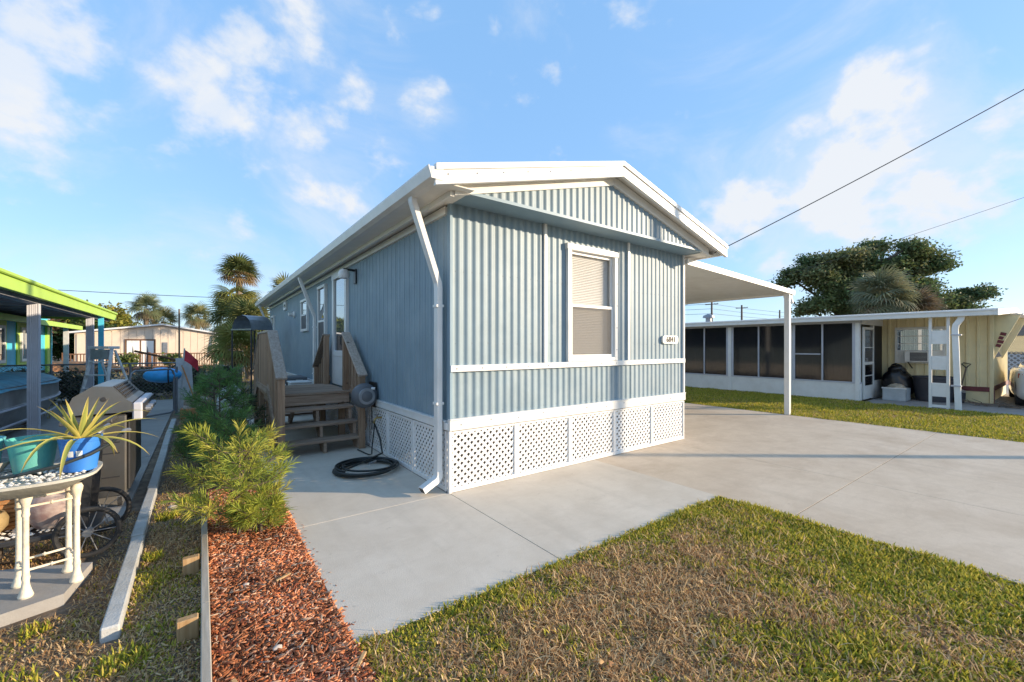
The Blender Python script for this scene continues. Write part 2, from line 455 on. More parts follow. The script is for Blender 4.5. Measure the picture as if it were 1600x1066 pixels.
    def mesh(s, name, m, smooth=False, org=(0, 0, 0), ang=38):
        me = bpy.data.meshes.new(name)
        ox, oy, oz = org
        me.from_pydata([(x - ox, y - oy, z - oz) for x, y, z in s.v], [], s.f)
        import bmesh
        bm = bmesh.new(); bm.from_mesh(me)
        if len(bm.faces) < 60000: bmesh.ops.recalc_face_normals(bm, faces=bm.faces)
        bm.to_mesh(me); bm.free()
        me.materials.append(MATS[m])
        if smooth:
            me.polygons.foreach_set('use_smooth', [True] * len(me.polygons))
            me.set_sharp_from_angle(angle=R(ang))
        return me
    def build(s, name, m, parent=None, smooth=False, org=None, ang=38):
        o_ = org if org is not None else (ORG.get(parent.name, (0, 0, 0)) if parent else (0, 0, 0))
        ob = bpy.data.objects.new(name, s.mesh(name, m, smooth, o_, ang))
        col.objects.link(ob)
        if parent: ob.parent = parent
        elif org is not None: ob.location = org
        ORG[ob.name] = o_
        return ob

def tag(o, label=None, cat=None, group=None, kind=None):
    if label: o['label'] = label
    if cat: o['category'] = cat
    if group: o['group'] = group
    if kind: o['kind'] = kind
    return o
def thing(name, label, cat, loc=(0, 0, 0), rotz=0., group=None, local=False):
    o = bpy.data.objects.new(name, None); col.objects.link(o)
    o.empty_display_size = .2
    o.location = loc; o.rotation_euler = (0, 0, rotz)
    ORG[o.name] = (0, 0, 0) if local else tuple(loc)
    return tag(o, label, cat, group)
def structure(name, loc=(0, 0, 0)):
    o = bpy.data.objects.new(name, None); col.objects.link(o); o.location = loc
    ORG[o.name] = tuple(loc); o['kind'] = 'structure'
    return o
def piece(name, me, parent, loc, rot=(0, 0, 0)):
    """a repeat sharing mesh data; loc in world axes, relative to the parent's origin in ORG"""
    o = bpy.data.objects.new(name, me); col.objects.link(o)
    g = ORG.get(parent.name, (0, 0, 0))
    o.parent = parent; o.location = (loc[0] - g[0], loc[1] - g[1], loc[2] - g[2]); o.rotation_euler = rot
    return o
def copy_tree(o, parent=None):
    c = o.copy(); col.objects.link(c); c.parent = parent
    for ch in list(o.children): copy_tree(ch, c)
    return c
def tint_mesh(name, verts, faces_flat, nper, tints, m):
    """big leaf or blade mesh straight from numpy; every face has nper corners; tints per vertex"""
    me = bpy.data.meshes.new(name)
    nv, nf = len(verts), len(faces_flat) // nper
    me.vertices.add(nv); me.vertices.foreach_set('co', np.ascontiguousarray(verts, dtype=np.float32).ravel())
    me.loops.add(len(faces_flat)); me.loops.foreach_set('vertex_index', np.ascontiguousarray(faces_flat, dtype=np.int32))
    me.polygons.add(nf); me.polygons.foreach_set('loop_start', np.arange(0, nf * nper, nper, dtype=np.int32))
    me.update(calc_edges=True); me.validate()
    at = me.attributes.new('tint', 'FLOAT_COLOR', 'POINT')
    c = np.ones((nv, 4), dtype=np.float32); c[:, :3] = tints
    at.data.foreach_set('color', c.ravel())
    me.materials.append(MATS[m])
    return me
def link(name, me, parent=None, loc=(0, 0, 0)):
    o = bpy.data.objects.new(name, me); col.objects.link(o); o.parent = parent; o.location = loc
    ORG[o.name] = ORG.get(parent.name, (0, 0, 0)) if parent else tuple(loc)
    return o
def vnoise(x, y, scale, seed):
    """smooth value noise on numpy arrays, 0..1"""
    g = np.random.default_rng(seed).random((64, 64))
    x = x * scale + 1000.3; y = y * scale + 1000.7
    xi = np.floor(x).astype(int); yi = np.floor(y).astype(int)
    fx = x - xi; fy = y - yi; fx = fx * fx * (3 - 2 * fx); fy = fy * fy * (3 - 2 * fy)
    a = g[xi % 64, yi % 64]; b = g[(xi + 1) % 64, yi % 64]; c = g[xi % 64, (yi + 1) % 64]; d = g[(xi + 1) % 64, (yi + 1) % 64]
    return (a * (1 - fx) + b * fx) * (1 - fy) + (c * (1 - fx) + d * fx) * fy
# ---------------------------------------------------------------- ground, concrete, kerbs
GZ = -.035
g = MB()
n_ = 24
xs = [-400, -150, -60, -25, -12, -6, -3, -1, 1, 3, 6, 10, 14, 18, 26, 40, 80, 180, 400]
for x in xs:
    for y in xs: g.v.append((x, y + 6, GZ))
k_ = len(xs)
g.f = [(i * k_ + j, (i + 1) * k_ + j, (i + 1) * k_ + j + 1, i * k_ + j + 1) for i in range(k_ - 1) for j in range(k_ - 1)]
tag(g.build('ground', 'soil'), kind='structure')

def slab(parent, x0, x1, y0, y1, m, top=0., th=.12, name='slab'):
    return MB().box(x0, y0, top - th, x1, y1, top, c=.0012).build(name, m, parent)
patio = structure('patio', (2, 3, 0))
J = .003
slab(patio, .62, 2.03 - J, 2.17, 3.84 - J, 'patio_concrete')
slab(patio, .62, 2.01, 3.84 + J, 6.9 - J, 'patio_concrete')
slab(patio, .62, 2.01, 6.9 + J, 10.2, 'patio_concrete')
slab(patio, 2.03 + J, 4.17 - J, 2.17, 3.84 - J, 'patio_concrete')
slab(patio, 2.01 + J, 4.16, 3.84 + J, 18.3, 'path_concrete', top=-.004)
drive = structure('driveway', (7, 2, 0))
yy = [-9, -4, 1.52, 6.6, 12.0, 18.5]
for i in range(5):
    a, b = yy[i], yy[i + 1]
    slab(drive, 4.17 + J, 5.86 - J, a + J, b - J, 'drive_concrete', top=-.002)
    slab(drive, 5.86 + J, 10.32, a + J, b - J, 'drive_concrete', top=-.002)
def joint(parent, x0, y0, x1, y1): MB().box(x0, y0, -.03, x1, y1, -.0045).build('joint_strip', 'joint_filler', parent)
joint(patio, .622, 3.837, 2.02, 3.843); joint(patio, .622, 6.897, 2.0, 6.903); joint(patio, 2.027, 2.172, 2.033, 3.834); joint(patio, 2.04, 3.837, 4.16, 3.843)
joint(drive, 4.167, 2.172, 4.173, 18.4); joint(drive, 5.857, -8.9, 5.863, 18.4)
for y in yy[1:-1]: joint(drive, 4.18, y - .003, 5.853, y + .003); joint(drive, 5.868, y - .003, 10.31, y + .003)
def turf(name, poly):
    s = MB(); s.prism(poly, 'Z', GZ - .02, -.012); tag(s.build(name, 'lawn_soil'), kind='structure')
turf('front_lawn', [(-.0, -9), (4.16, -9), (4.16, 2.16), (.60, 2.16), (.56, 1.7), (.04, 1.45)])
turf('side_lawn_ground', [(10.33, -9), (14.24, -9), (14.24, 3.6), (14.49, 3.6), (14.49, 18), (10.33, 18)])
npad = structure('neighbour_driveway', (18, 1, 0))
slab(npad, 14.25, 18.4, -2.2, 3.55, 'path_concrete', top=-.005)
slab(npad, 18.41, 30, -2.2, 3.55, 'path_concrete', top=-.005)
lpath = structure('side_path', (-1, 9, 0))
for i, (a, b) in enumerate([(5.0, 7.6), (7.6, 9.6), (9.6, 11.2), (11.2, 12.8), (12.8, 15.4)]):
    slab(lpath, -1.55, -.56, a + .006, b - .006, 'path_concrete', top=-.012)
slab(lpath, -7.5, -1.56, 5.2, 17.5, 'path_concrete', top=-.016)
paver = MB().prism([(-1.75, 3.46), (-.90, 3.50), (-.66, 3.58), (-.60, 3.99), (-1.06, 4.2), (-1.75, 4.32)], 'Z', GZ - .02, .035)
tag(paver.build('paver', 'path_concrete', org=(-1, 3.8, 0)), 'flat concrete paver with a cut corner under the cream iron table', 'paver')

kerb = thing('garden_kerb', 'narrow pale concrete kerb running back beside the grass strip and grill', 'kerb', (-.42, 7, 0))
pts = [(-.385, 3.0), (-.40, 4.35), (-.415, 5.75), (-.43, 7.3), (-.455, 9.0), (-.46, 10.9)]
for i in range(5):
    (xa, ya), (xb, yb) = pts[i], pts[i + 1]
    MB().bar((xa - .01 * random.random(), ya + .006, -.004), (xb, yb - .006, -.004 + random.uniform(-.006, .006)), .078, .085, c=.008).build('kerb_block', 'kerb_paint', kerb)

edge = thing('timber_edging', 'weathered timber board on edge holding back the red mulch', 'edging', (0, 3, 0))
MB().box(-.006, .75, GZ - .03, .034, 2.9, .075, c=.004).build('plank', 'edge_wood', edge)
MB().box(-.006, 2.906, GZ - .03, .034, 4.58, .07, c=.004).build('plank', 'edge_wood', edge)
for y, h in ((3.56, .085), (2.78, .08), (1.5, .09)):
    MB().bar((-.058, y, GZ - .05), (-.062, y, h), .092, .05, (0, 1, 0), c=.005).build('stake', 'stake_wood', edge)

mulch = MB()
nx, ny = 14, 70
for i in range(nx + 1):
    for j in range(ny + 1):
        x = .034 + (.62 - .034) * i / nx; y = .9 + 4.6 * j / ny
        mulch.v.append((x, y, -.008 + .012 * math.sin(x * 9 + y * 2.3) * math.sin(y * 5.1)))
mulch.f = [(i * (ny + 1) + j, (i + 1) * (ny + 1) + j, (i + 1) * (ny + 1) + j + 1, i * (ny + 1) + j + 1) for i in range(nx) for j in range(ny)]
tag(mulch.build('mulch_bed', 'mulch_soil', smooth=True), kind='structure')
# ---------------------------------------------------------------- the blue mobile home
X0, X1, YF, YB = 2.03, 6.26, 3.84, 18.0
SOF = 2.965
home = thing('mobile_home', 'blue corrugated mobile home with white trim and lattice skirting', 'mobile home', (4.14, 10.9, 0))
PROF = [(0, 0), (.10, .02), (.20, .3), (.30, .8), (.38, 1), (.60, 1), (.68, .8), (.78, .3), (.88, .02)]
def corrugated(axis, a0, a1, z0, z1, base, out, pitch, depth, prof=PROF, ztop=None, phase=0.):
    """ribbed sheet on a vertical plane; axis 'X' runs along x at y=base, 'Y' along y at x=base; out = +-1"""
    s = MB(); al = [a0]
    k = math.floor((a0 - phase) / pitch)
    while phase + k * pitch < a1:
        for t, h in prof:
            a = phase + (k + t) * pitch
            if a0 < a < a1: al.append(a)
        k += 1
    al.append(a1)
    def hgt(a):
        t = ((a - phase) / pitch) % 1.0
        pr = prof + [(1.0, prof[0][1])]
        for (ta, ha), (tb, hb) in zip(pr[:-1], pr[1:]):
            if ta <= t <= tb: return ha + (hb - ha) * (t - ta) / (tb - ta + 1e-9)
        return 0
    for a in al:
        d = base + out * hgt(a) * depth
        zt = ztop(a) if ztop else z1
        for z in (z0, zt): s.v.append((a, d, z) if axis == 'X' else (d, a, z))
    n = len(al)
    s.f = [(2 * i, 2 * i + 2, 2 * i + 3, 2 * i + 1) for i in range(n - 1)]
    return s
def screws(parent, pts, axis, out):
    s = MB()
    for (x, y, z) in pts:
        if axis == 'X': s.lathe([(.0065, 0), (.006, .5e-2), (.002, .7e-2)] if out > 0 else [(.002, -.007), (.006, -.005), (.0065, 0)], (x, y, z), 6, 'Y')
        else: s.lathe([(.002, -.007), (.006, -.005), (.0065, 0)], (x, y, z), 6, 'X')
    o = s.build('screw', 'screw_steel', parent)
    o['kind'] = 'stuff'
    return o
# inner body that keeps the light out
MB().box(X0 + .03, YF + .12, .62, X1 - .03, YB - .03, 2.93).build('body', 'dark_core', home)
MB().box(X0 + .012, YF + .03, .66, 3.6, YF + .118, 2.95).build('backing', 'dark_core', home)
MB().box(4.66, YF + .03, .66, X1 - .012, YF + .118, 2.95).build('backing', 'dark_core', home)
MB().box(3.602, YF + .03, .66, 4.658, YF + .118, 1.25).build('backing', 'dark_core', home)
MB().box(3.602, YF + .03, 2.80, 4.658, YF + .118, 2.95).build('backing', 'dark_core', home)
# front siding sheets
def front_sheet(a0, a1, z0, z1, rows):
    sh = corrugated('X', a0, a1, z0, z1, YF + .010, -1, .1, .0125).build('siding_panel', 'blue_siding', home, smooth=True, ang=60)
    p = []
    for z in rows:
        a = math.ceil(a0 / .1) * .1
        while a < a1 - .02:
            p.append((a + .007, YF + .014, z + random.uniform(-.006, .006))); a += .1 if z > 1.7 else .2
    if p: screws(sh, p, 'X', -1)
    return sh
front_sheet(2.06, 2.60, 1.30, SOF, (2.28, 1.53))
front_sheet(2.603, 3.285, 1.30, SOF, (2.28, 1.53))
front_sheet(3.335, 3.655, 1.30, SOF, (2.28, 1.53))
front_sheet(3.655, 4.612, 2.79, SOF, ())
front_sheet(4.612, 4.84, 1.30, SOF, (2.28, 1.53))
front_sheet(4.89, 6.23, 1.30, SOF, (2.28, 1.53))
for a, b in ((2.06, 2.60), (2.603, 3.70), (3.703, 4.93), (4.933, 6.23)):
    front_sheet(a, b, .74, 1.24, (.79,))
# white strips on the front
T = 'white_metal'
def strip(x0, y0, z0, x1, y1, z1, name='trim', m=T, c=.003): return MB().box(x0, y0, z0, x1, y1, z1, c=c).build(name, m, home)
strip(3.287, YF - .026, 1.304, 3.333, YF + .02, SOF, 'batten')
strip(4.842, YF - .026, 1.304, 4.888, YF + .02, SOF, 'batten')
strip(2.03, YF - .036, 1.235, 6.262, YF + .02, 1.302, 'belt_trim')
strip(2.026, YF - .020, .75, 2.058, YF + .04, SOF, 'corner_trim', 'blue_flat')
strip(6.232, YF - .024, .75, 6.268, YF + .04, SOF, 'corner_trim')
strip(2.018, YF - .034, .635, 6.27, YF + .02, .745, 'skirt_trim')
strip(2.018, YF - .044, .742, 6.27, YF + .01, .756, 'skirt_trim')
pp = [(2.1 + .31 * i, YF - .036, 1.268) for i in range(14)] + [(2.15 + .37 * i, YF - .034, .69 + .02 * (i % 2)) for i in range(12)]
screws(home, pp, 'X', -1)
# lattice skirting
def lattice_mesh(W, H, p, w, th):
    s = MB()
    def clip(poly):
        for ax, lim, sgn in ((0, 0, 1), (0, W, -1), (1, 0, 1), (1, H, -1)):
            out = []
            for i in range(len(poly)):
                a, b = poly[i - 1], poly[i]
                da, db = (a[ax] - lim) * sgn, (b[ax] - lim) * sgn
                if da >= 0: out.append(a)
                if da * db < 0:
                    t = da / (da - db); out.append((a[0] + (b[0] - a[0]) * t, a[1] + (b[1] - a[1]) * t))
            poly = out
            if len(poly) < 3: return []
        return poly
    q = math.sqrt(.5)
    for layer, sg in ((0, 1), (1, -1)):
        k = -60
        while k < 60:
            c = k * p; L = 4
            # line direction (q, sg*q), normal (-sg*q, q)
            cx, cz = -sg * q * c, q * c
            if sg < 0: cz += H
            poly = [(cx + q * L * e + -sg * q * (w / 2) * f, cz + sg * q * L * e + q * (w / 2) * f) for e, f in ((-1, -1), (1, -1), (1, 1), (-1, 1))]
            poly = clip(poly)
            if poly: s.prism(poly, 'Y', layer * th, layer * th + th * .98)
            k += 1
    return s
LW, LH = .845, .60
lat = lattice_mesh(LW - .05, LH - .04, .0565, .0285, .005)
lat_me = lat.mesh('lattice_panel', 'white_plastic')
fr = MB()
for a in ((0, -.014, -.02, .026, .012, LH), (LW - .026, -.014, -.02, LW, .012, LH)): fr.box(*a, c=.002)
fr.box(.026, -.012, -.02, LW - .026, .011, .024, c=.002); fr.box(.026, -.012, LH - .022, LW - .026, .011, LH, c=.002)
fr_me = fr.mesh('frame', 'white_plastic')
def lat_panel(loc, rz):
    o = piece('lattice_panel', lat_me, home, loc, (0, 0, rz))
    f = bpy.data.objects.new('frame', fr_me); col.objects.link(f); f.parent = o; f.location = (-.025, 0, -.02)
for k in range(5):
    lat_panel((2.03 + .846 * k + .025, YF - .004, .045), 0)
for k in range(16):
    y = YF + .03 + .86 * (k + 1)
    lat_panel((X0 - .002, y - .025, .045), -math.pi / 2)
    lat_panel((X1 + .012, y - .86 + .03, .045), math.pi / 2)
MB().box(X0 + .02, YB - .02, -.02, X1 - .02, YB, .62).build('skirt_board', 'white_plastic', home)
MB().box(2.02, YF - .016, -.02, 2.052, YF + .02, .632, c=.004).build('corner_post', 'white_plastic', home)
# side siding (fine ribs) and its trim
SP = [(0, 0), (.10, 0), (.17, 1), (.42, 1), (.49, 0), (.62, 0), (.69, .75), (.9, .75), (.97, 0)]
ycuts = [YF + .035, 5.28, 6.50, 7.42, 8.56, 9.76, 10.98, 12.2, 13.42, 14.64, 15.86, 17.08, YB]
for a, b in zip(ycuts[:-1], ycuts[1:]):
    sh = corrugated('Y', a + .002, b - .002, .735, 2.86, X0 + .010, -1, .152, .008, SP).build('siding_panel', 'blue_siding', home, smooth=True, ang=30)
    if b < 10: screws(sh, [(X0 + .010, a + .1 + .153 * i, z) for z in (1.62, 2.25) for i in range(int((b - a - .1) / .153))], 'Y', -1)
corrugated('Y', YF + .03, YB, .62, SOF, X1 - .01, 1, .152, .008, SP).build('siding_panel', 'blue_siding', home, smooth=True)
corrugated('X', X0 + .02, X1 - .02, .62, SOF, YB, 1, .152, .008, SP).build('siding_panel', 'blue_siding', home, smooth=True)
MB().box(X0 - .028, YF + .0, .64, X0 + .02, YB, .715, c=.003).build('skirt_trim', T, home)
MB().box(X0 - .036, YF + .05, .716, X0 + .008, YB, .735, c=.002).build('skirt_trim', T, home)
MB().box(X0 - .03, YF + .045, 2.855, X0 + .02, YB, 2.935, c=.003).build('frieze_board', 'cream_board', home)
# roof: two slopes with overhang, ridge along the length
SL = .266; EX0, EX1, RY0, RY1, PX = 1.64, 6.63, 3.335, 18.15, 4.135
def rz(x): return 3.075 + (min(x, 2 * PX - x) - EX0) * SL
TH = .06
MB().prism([(EX0, rz(EX0)), (PX, rz(PX)), (EX1, rz(EX1)), (EX1, rz(EX1) - TH), (PX, rz(PX) - TH), (EX0, rz(EX0) - TH)], 'Y', RY0 + .03, RY1).build('roof', 'roof_white', home)
def rake(x0, x1, dz0, dz1, y0, y1, name, m=T):
    return MB().prism([(x0, rz(x0) + dz1), (x1, rz(x1) + dz1), (x1, rz(x1) + dz0), (x0, rz(x0) + dz0)], 'Y', y0, y1).build(name, m, home)
for a, b in ((EX0 - .012, PX - .002), (PX + .002, EX1 + .012)):
    rake(a, b, -.155, -.045, RY0 - .006, RY0 + .02, 'fascia')
    rake(a, b, -.043, .012, RY0 - .024, RY0 + .03, 'drip_edge')
    rake(a, b, -.172, -.156, RY0 - .012, RY0 + .03, 'fascia_lip')
a_, b_ = 1.90, 6.37
for a, b in ((a_, PX - .002), (PX + .002, b_)):
    rake(a, b, -.235, -.125, 3.475, 3.52, 'rake_board', 'cream_board')
    rake(a, b, -.11, -.095, RY0 + .03, 3.50, 'rake_soffit', 'cream_board')
screws(home, [(1.75 + .3 * i, RY0 - .006, rz(1.75 + .3 * i) - .085) for i in range(16)], 'X', -1)
# gable sheet standing out over the front wall, with its flat soffit
def gz(x): return rz(x) - .215
gx0 = EX0 + (SOF - (3.075 - .215)) / SL + .02
corrugated('X', gx0, 2 * PX - gx0, SOF - .004, 0, 3.510, -1, .1, .0125, ztop=lambda a: max(gz(a), SOF)).build('gable_panel', 'blue_siding', home, smooth=True, ang=60)
MB().prism([(gx0 - .05, SOF + .001), (PX, gz(PX) + .1), (2 * PX - gx0 + .05, SOF + .001)], 'Y', 3.53, 3.56).build('gable_backing', 'dark_core', home)
MB().box(1.97, 3.495, SOF - .001, 6.30, YF + .05, SOF + .014).build('soffit', 'blue_flat', home)
MB().box(1.97, 3.487, SOF - .012, 6.30, 3.497, SOF + .02).build('soffit_lip', 'blue_flat', home)
MB().box(X0 + .03, YF + .05, 2.93, X1 - .03, YB, 3.0).build('ceiling', 'dark_core', home)
# eaves: gutter, soffit strip, downspouts
def gutter(xo, sgn):
    prof = [(0, .0), (0, .105), (.012, .118), (.012, .105), (.02, .01), (.075, .01), (.075, .11), (.085, .11), (.085, 0)]
    MB().prism([(xo + sgn * (.085 - px) * -1, 2.958 + pz) for px, pz in prof], 'Y', RY0 + .025, RY1).build('gutter', T, home)
g_ = MB()
g_.prism([(1.575, 3.05), (1.56, 3.06), (1.56, 3.045), (1.585, 2.965), (1.64, 2.945), (1.70, 2.945), (1.70, 3.055), (1.69, 3.055), (1.69, 2.957), (1.645, 2.957), (1.595, 2.975)], 'Y', RY0 - .01, RY1)
g_.box(1.585, RY0 - .012, 2.95, 1.695, RY0 - .004, 3.05)
g_.build('gutter', T, home)
MB().box(1.701, RY0 + .04, 2.952, X0 + .02, RY1 - .1, 2.962).build('eave_soffit', 'cream_board', home)
MB().box(1.86, RY0 + .16, 2.90, 1.90, RY1 - .1, 2.951).build('eave_board', 'cream_board', home)
MB().box(X1 + .005, RY0 + .2, 2.952, 6.62, RY1 - .1, 2.962).build('eave_soffit', 'cream_board', home)
MB().prism([(6.60, 2.93), (6.645, 2.93), (6.645, 3.06), (6.60, 3.06)], 'Y', RY0 + .025, RY1).build('eave_fascia', T, home)
def downspout(y, zend, elbow):
    p = [(1.655, y - .05, 2.96), (1.657, y - .05, 2.91), (1.675, y - .045, 2.865), (1.93, y - .003, 2.20), (1.95, y, 2.15), (1.955, y, 2.10), (1.955, y, zend)]
    o = MB().sweep(p, .085, .058).build('downspout', T, home)
    if elbow:
        q = [(1.955, y, zend + .03)] + [(1.955 - .115 * (1 - math.cos(t)), y - .006 * t, zend - .085 * math.sin(t)) for t in (.0, .3, .6, .9, 1.2)] + [(1.80, y - .02, zend - .115), (1.765, y - .024, zend - .132)]
        MB().sweep(q, .094, .066).build('downspout_elbow', T, home)
        MB().sweep([(1.768, y - .0237, zend - .1306), (1.7635, y - .0242, zend - .1328)], .078, .052).build('spout_mouth', 'dark_core', home)
    for z in (1.9, .9):
        MB().box(1.915, y - .045, z, 2.0, y + .045, z + .025).build('bracket', T, home)
    return o
downspout(3.94, .19, True)
downspout(9.86, .12, False)
downspout(17.55, .12, False)
# front window with blind and half screen
WX0, WX1, WZ0, WZ1 = 3.66, 4.605, 1.303, 2.785
win = MB()
win.box(WX0, YF - .045, WZ0, WX0 + .065, YF + .11, WZ1 - .075, c=.004); win.box(WX1 - .065, YF - .045, WZ0, WX1, YF + .11, WZ1 - .075, c=.004)
win.box(WX0 - .015, YF - .05, WZ1 - .075, WX1 + .015, YF + .11, WZ1, c=.004); win.box(WX0 + .066, YF - .045, WZ0, WX1 - .066, YF + .11, WZ0 + .05, c=.004)
w1 = win.build('window', T, home)
sx0, sx1 = WX0 + .067, WX1 - .067
s = MB()
for z0, z1, y in ((WZ0 + .052, 2.035, YF - .012), (2.0, WZ1 - .077, YF + .008)):
    s.box(sx0, y, z0, sx0 + .035, y + .018, z1); s.box(sx1 - .035, y, z0, sx1, y + .018, z1)
    s.box(sx0 + .035, y, z0, sx1 - .035, y + .018, z0 + .035); s.box(sx0 + .035, y, z1 - .035, sx1 - .035, y + .018, z1)
s.build('sash', 'white_plastic', w1)
MB().box(sx0 + .03, YF + .014, 2.03, sx1 - .03, YF + .019, WZ1 - .11).build('pane', 'clear_glass', w1)
MB().box(sx0 + .03, YF - .006, WZ0 + .085, sx1 - .03, YF - .003, 2.005).build('insect_screen', 'bug_screen', w1)
s = MB(); z = WZ0 + .07
while z < WZ1 - .09:
    s.bar((sx0 + .04, YF + .062, z), (sx1 - .035, YF + .062, z), .0018, .026, (0, .62, .78)); z += .0215
b_ = s.build('blind', 'blind_white', w1); b_['kind'] = 'stuff'
MB().box(sx0 + .02, YF + .085, WZ0 + .04, sx1 - .01, YF + .095, WZ1 - .06).build('blind_backing', 'blind_white', w1)
screws(w1, [(WX0 + .03, YF - .045, 1.45 + .3 * i) for i in range(5)] + [(WX1 - .03, YF - .045, 1.45 + .3 * i) for i in range(5)], 'X', -1)
# side door, windows, vents
def side_window(y0, y1, z0, z1, mid=None, name='window', fw=.06):
    s = MB()
    s.box(X0 - .05, y0, z0, X0 + .02, y0 + fw, z1, c=.003); s.box(X0 - .05, y1 - fw, z0, X0 + .02, y1, z1, c=.003)
    s.box(X0 - .056, y0 - .01, z1, X0 + .02, y1 + .01, z1 + fw, c=.003); s.box(X0 - .05, y0 + fw, z0, X0 + .02, y1 - fw, z0 + fw, c=.003)
    w = s.build(name, T, home)
    if mid:
        MB().box(X0 - .04, y0 + fw, mid - .02, X0 - .01, y1 - fw, mid + .02).build('sash_rail', T, w)
        MB().box(X0 - .022, y0 + fw, mid + .02, X0 - .016, y1 - fw, z1).build('pane', 'window_glass', w)
        MB().box(X0 - .030, y0 + fw, z0 + fw, X0 - .027, y1 - fw, mid - .02).build('insect_screen', 'bin_grey', w)
    else:
        MB().box(X0 - .022, y0 + fw, z0 + fw, X0 - .016, y1 - fw, z1).build('pane', 'window_glass', w)
    return w
d_ = side_window(7.50, 8.46, .80, 2.74, None, 'door', .11)
MB().box(X0 - .06, 7.61, 1.32, X0 - .02, 8.35, 1.42, c=.003).build('door_rail', T, d_)
MB().box(X0 - .05, 7.61, .911, X0 - .012, 8.35, 1.318, c=.003).build('kick_panel', T, d_)
MB().tube([(X0 - .06, 7.58, 1.52), (X0 - .11, 7.58, 1.53), (X0 - .11, 7.58, 1.66), (X0 - .06, 7.58, 1.67)], .01, 6).build('handle', 'black_metal', d_)
side_window(9.06, 9.74, 1.36, 2.70, 2.02)
side_window(10.86, 11.66, 1.86, 2.58, 2.26)
side_window(16.6, 17.3, 1.3, 2.5, 1.9)
s = MB()
for a in ((14.0, 2.58, 14.07, 2.82), (14.33, 2.58, 14.4, 2.82), (14.07, 2.58, 14.33, 2.65), (14.07, 2.75, 14.33, 2.82)): s.box(X0 - .05, a[0], a[1], X0 + .01, a[2], a[3])
v_ = s.build('vent', T, home)
MB().box(X0 - .02, 14.07, 2.65, X0 + .0, 14.33, 2.75).build('louvre', 'dark_core', v_)
MB().lathe([(.0, -.16), (.05, -.155), (.055, -.06), (.09, -.03), (.09, .0)], (X0 + .005, 12.75, 2.36), 14, 'X').build('vent_hood', T, home, smooth=True)
for (x, y, h) in ((3.0, 12.6, .28), (3.2, 9.4, .0)):
    if h:
        s = MB(); s.lathe([(.07, rz(x) - .05), (.07, rz(x) + h * .6), (.14, rz(x) + h * .62), (.15, rz(x) + h * .7), (.02, rz(x) + h)], (x, y, 0), 14)
        s.build('roof_vent', 'roof_white', home, smooth=True)
s = MB(); s.lathe([(.16, 0), (.17, .10), (.10, .16), (.0, .17)], (2.25, 11.9, rz(2.25) - .02), 16)
s.build('roof_vent', 'roof_white', home, smooth=True)
# barrel awning at the back door
s = MB(); n = 14
for k in range(n + 1):
    t = math.pi * k / n
    for x in (.80, 1.42): s.v.append((x, 14.15 - .42 * math.cos(t), 1.98 + .38 * math.sin(t) + (.006 if k % 2 else -.006)))
s.f = [(2 * k, 2 * k + 1, 2 * k + 3, 2 * k + 2) for k in range(n)]
s.box(.80, 13.70, 1.95, 1.42, 13.74, 1.985); s.box(.80, 14.56, 1.95, 1.42, 14.60, 1.985); s.box(.78, 13.70, 1.945, .82, 14.6, 1.98)
ca, sa = math.cos(R(28)), math.sin(R(28))
s.v = [(1.45 + (x - 1.45) * ca - (y - 14.15) * sa, 14.15 + (x - 1.45) * sa + (y - 14.15) * ca, z) for x, y, z in s.v]
aw = thing('barrel_canopy', 'small dark barrel roofed canopy behind the landing', 'canopy', (1.1, 14.1, 0))
s.build('barrel_roof', 'steel_dull', aw)
for x, y in ((1.08, 13.48), (.68, 14.25), (1.60, 13.80), (1.24, 14.50)): MB().box(x - .02, y - .02, -.03, x + .02, y + .02, 1.96).build('post', 'grill_black', aw)

# house number plaque
sg = thing('house_number_sign', 'small cream plaque reading 6841 on the blue front wall', 'sign', (5.86, YF - .02, 1.6))
def rrect(w, h, r, n=5):
    o = []
    for cx, cz, a0 in ((w - r, h - r, 0), (-w + r, h - r, 90), (-w + r, -h + r, 180), (w - r, -h + r, 270)):
        for k in range(n + 1):
            a = R(a0 + 90 * k / n); o.append((cx + r * math.cos(a), cz + r * math.sin(a)))
    return o
def plate(w, h, notch):
    pts = []
    for cx, cz, a0 in ((1, 1, 180), (-1, 1, 270), (-1, -1, 0), (1, -1, 90)):
        arc = [(cx * w + notch * math.cos(R(a0 + 90 * k / 5)), cz * h + notch * math.sin(R(a0 + 90 * k / 5))) for k in range(6)]
        pts += arc[::-1]
    return pts
MB().prism([(5.86 + x, 1.6 + z) for x, z in rrect(.205, .063, .05)], 'Y', YF - .034, YF - .006).build('plaque', 'sign_cream', sg)
MB().prism([(5.86 + x, 1.6 + z) for x, z in rrect(.175, .045, .035)], 'Y', YF - .038, YF - .034).build('face', 'sign_cream', sg)
cu = bpy.data.curves.new('digits', 'FONT'); cu.body = '6841'; cu.size = .118; cu.align_x = 'CENTER'; cu.align_y = 'CENTER'; cu.extrude = .003; cu.offset = .0011; cu.space_character = 1.06
to = bpy.data.objects.new('digits_tmp', cu); col.objects.link(to)
dg = bpy.context.evaluated_depsgraph_get()
me = bpy.data.meshes.new_from_object(to.evaluated_get(dg)); bpy.data.objects.remove(to)
me.materials.clear(); me.materials.append(MATS['ink'])
do = bpy.data.objects.new('digits', me); col.objects.link(do); do.parent = sg
do.location = (0, -.0215, 0); do.rotation_euler = (R(90), 0, 0)

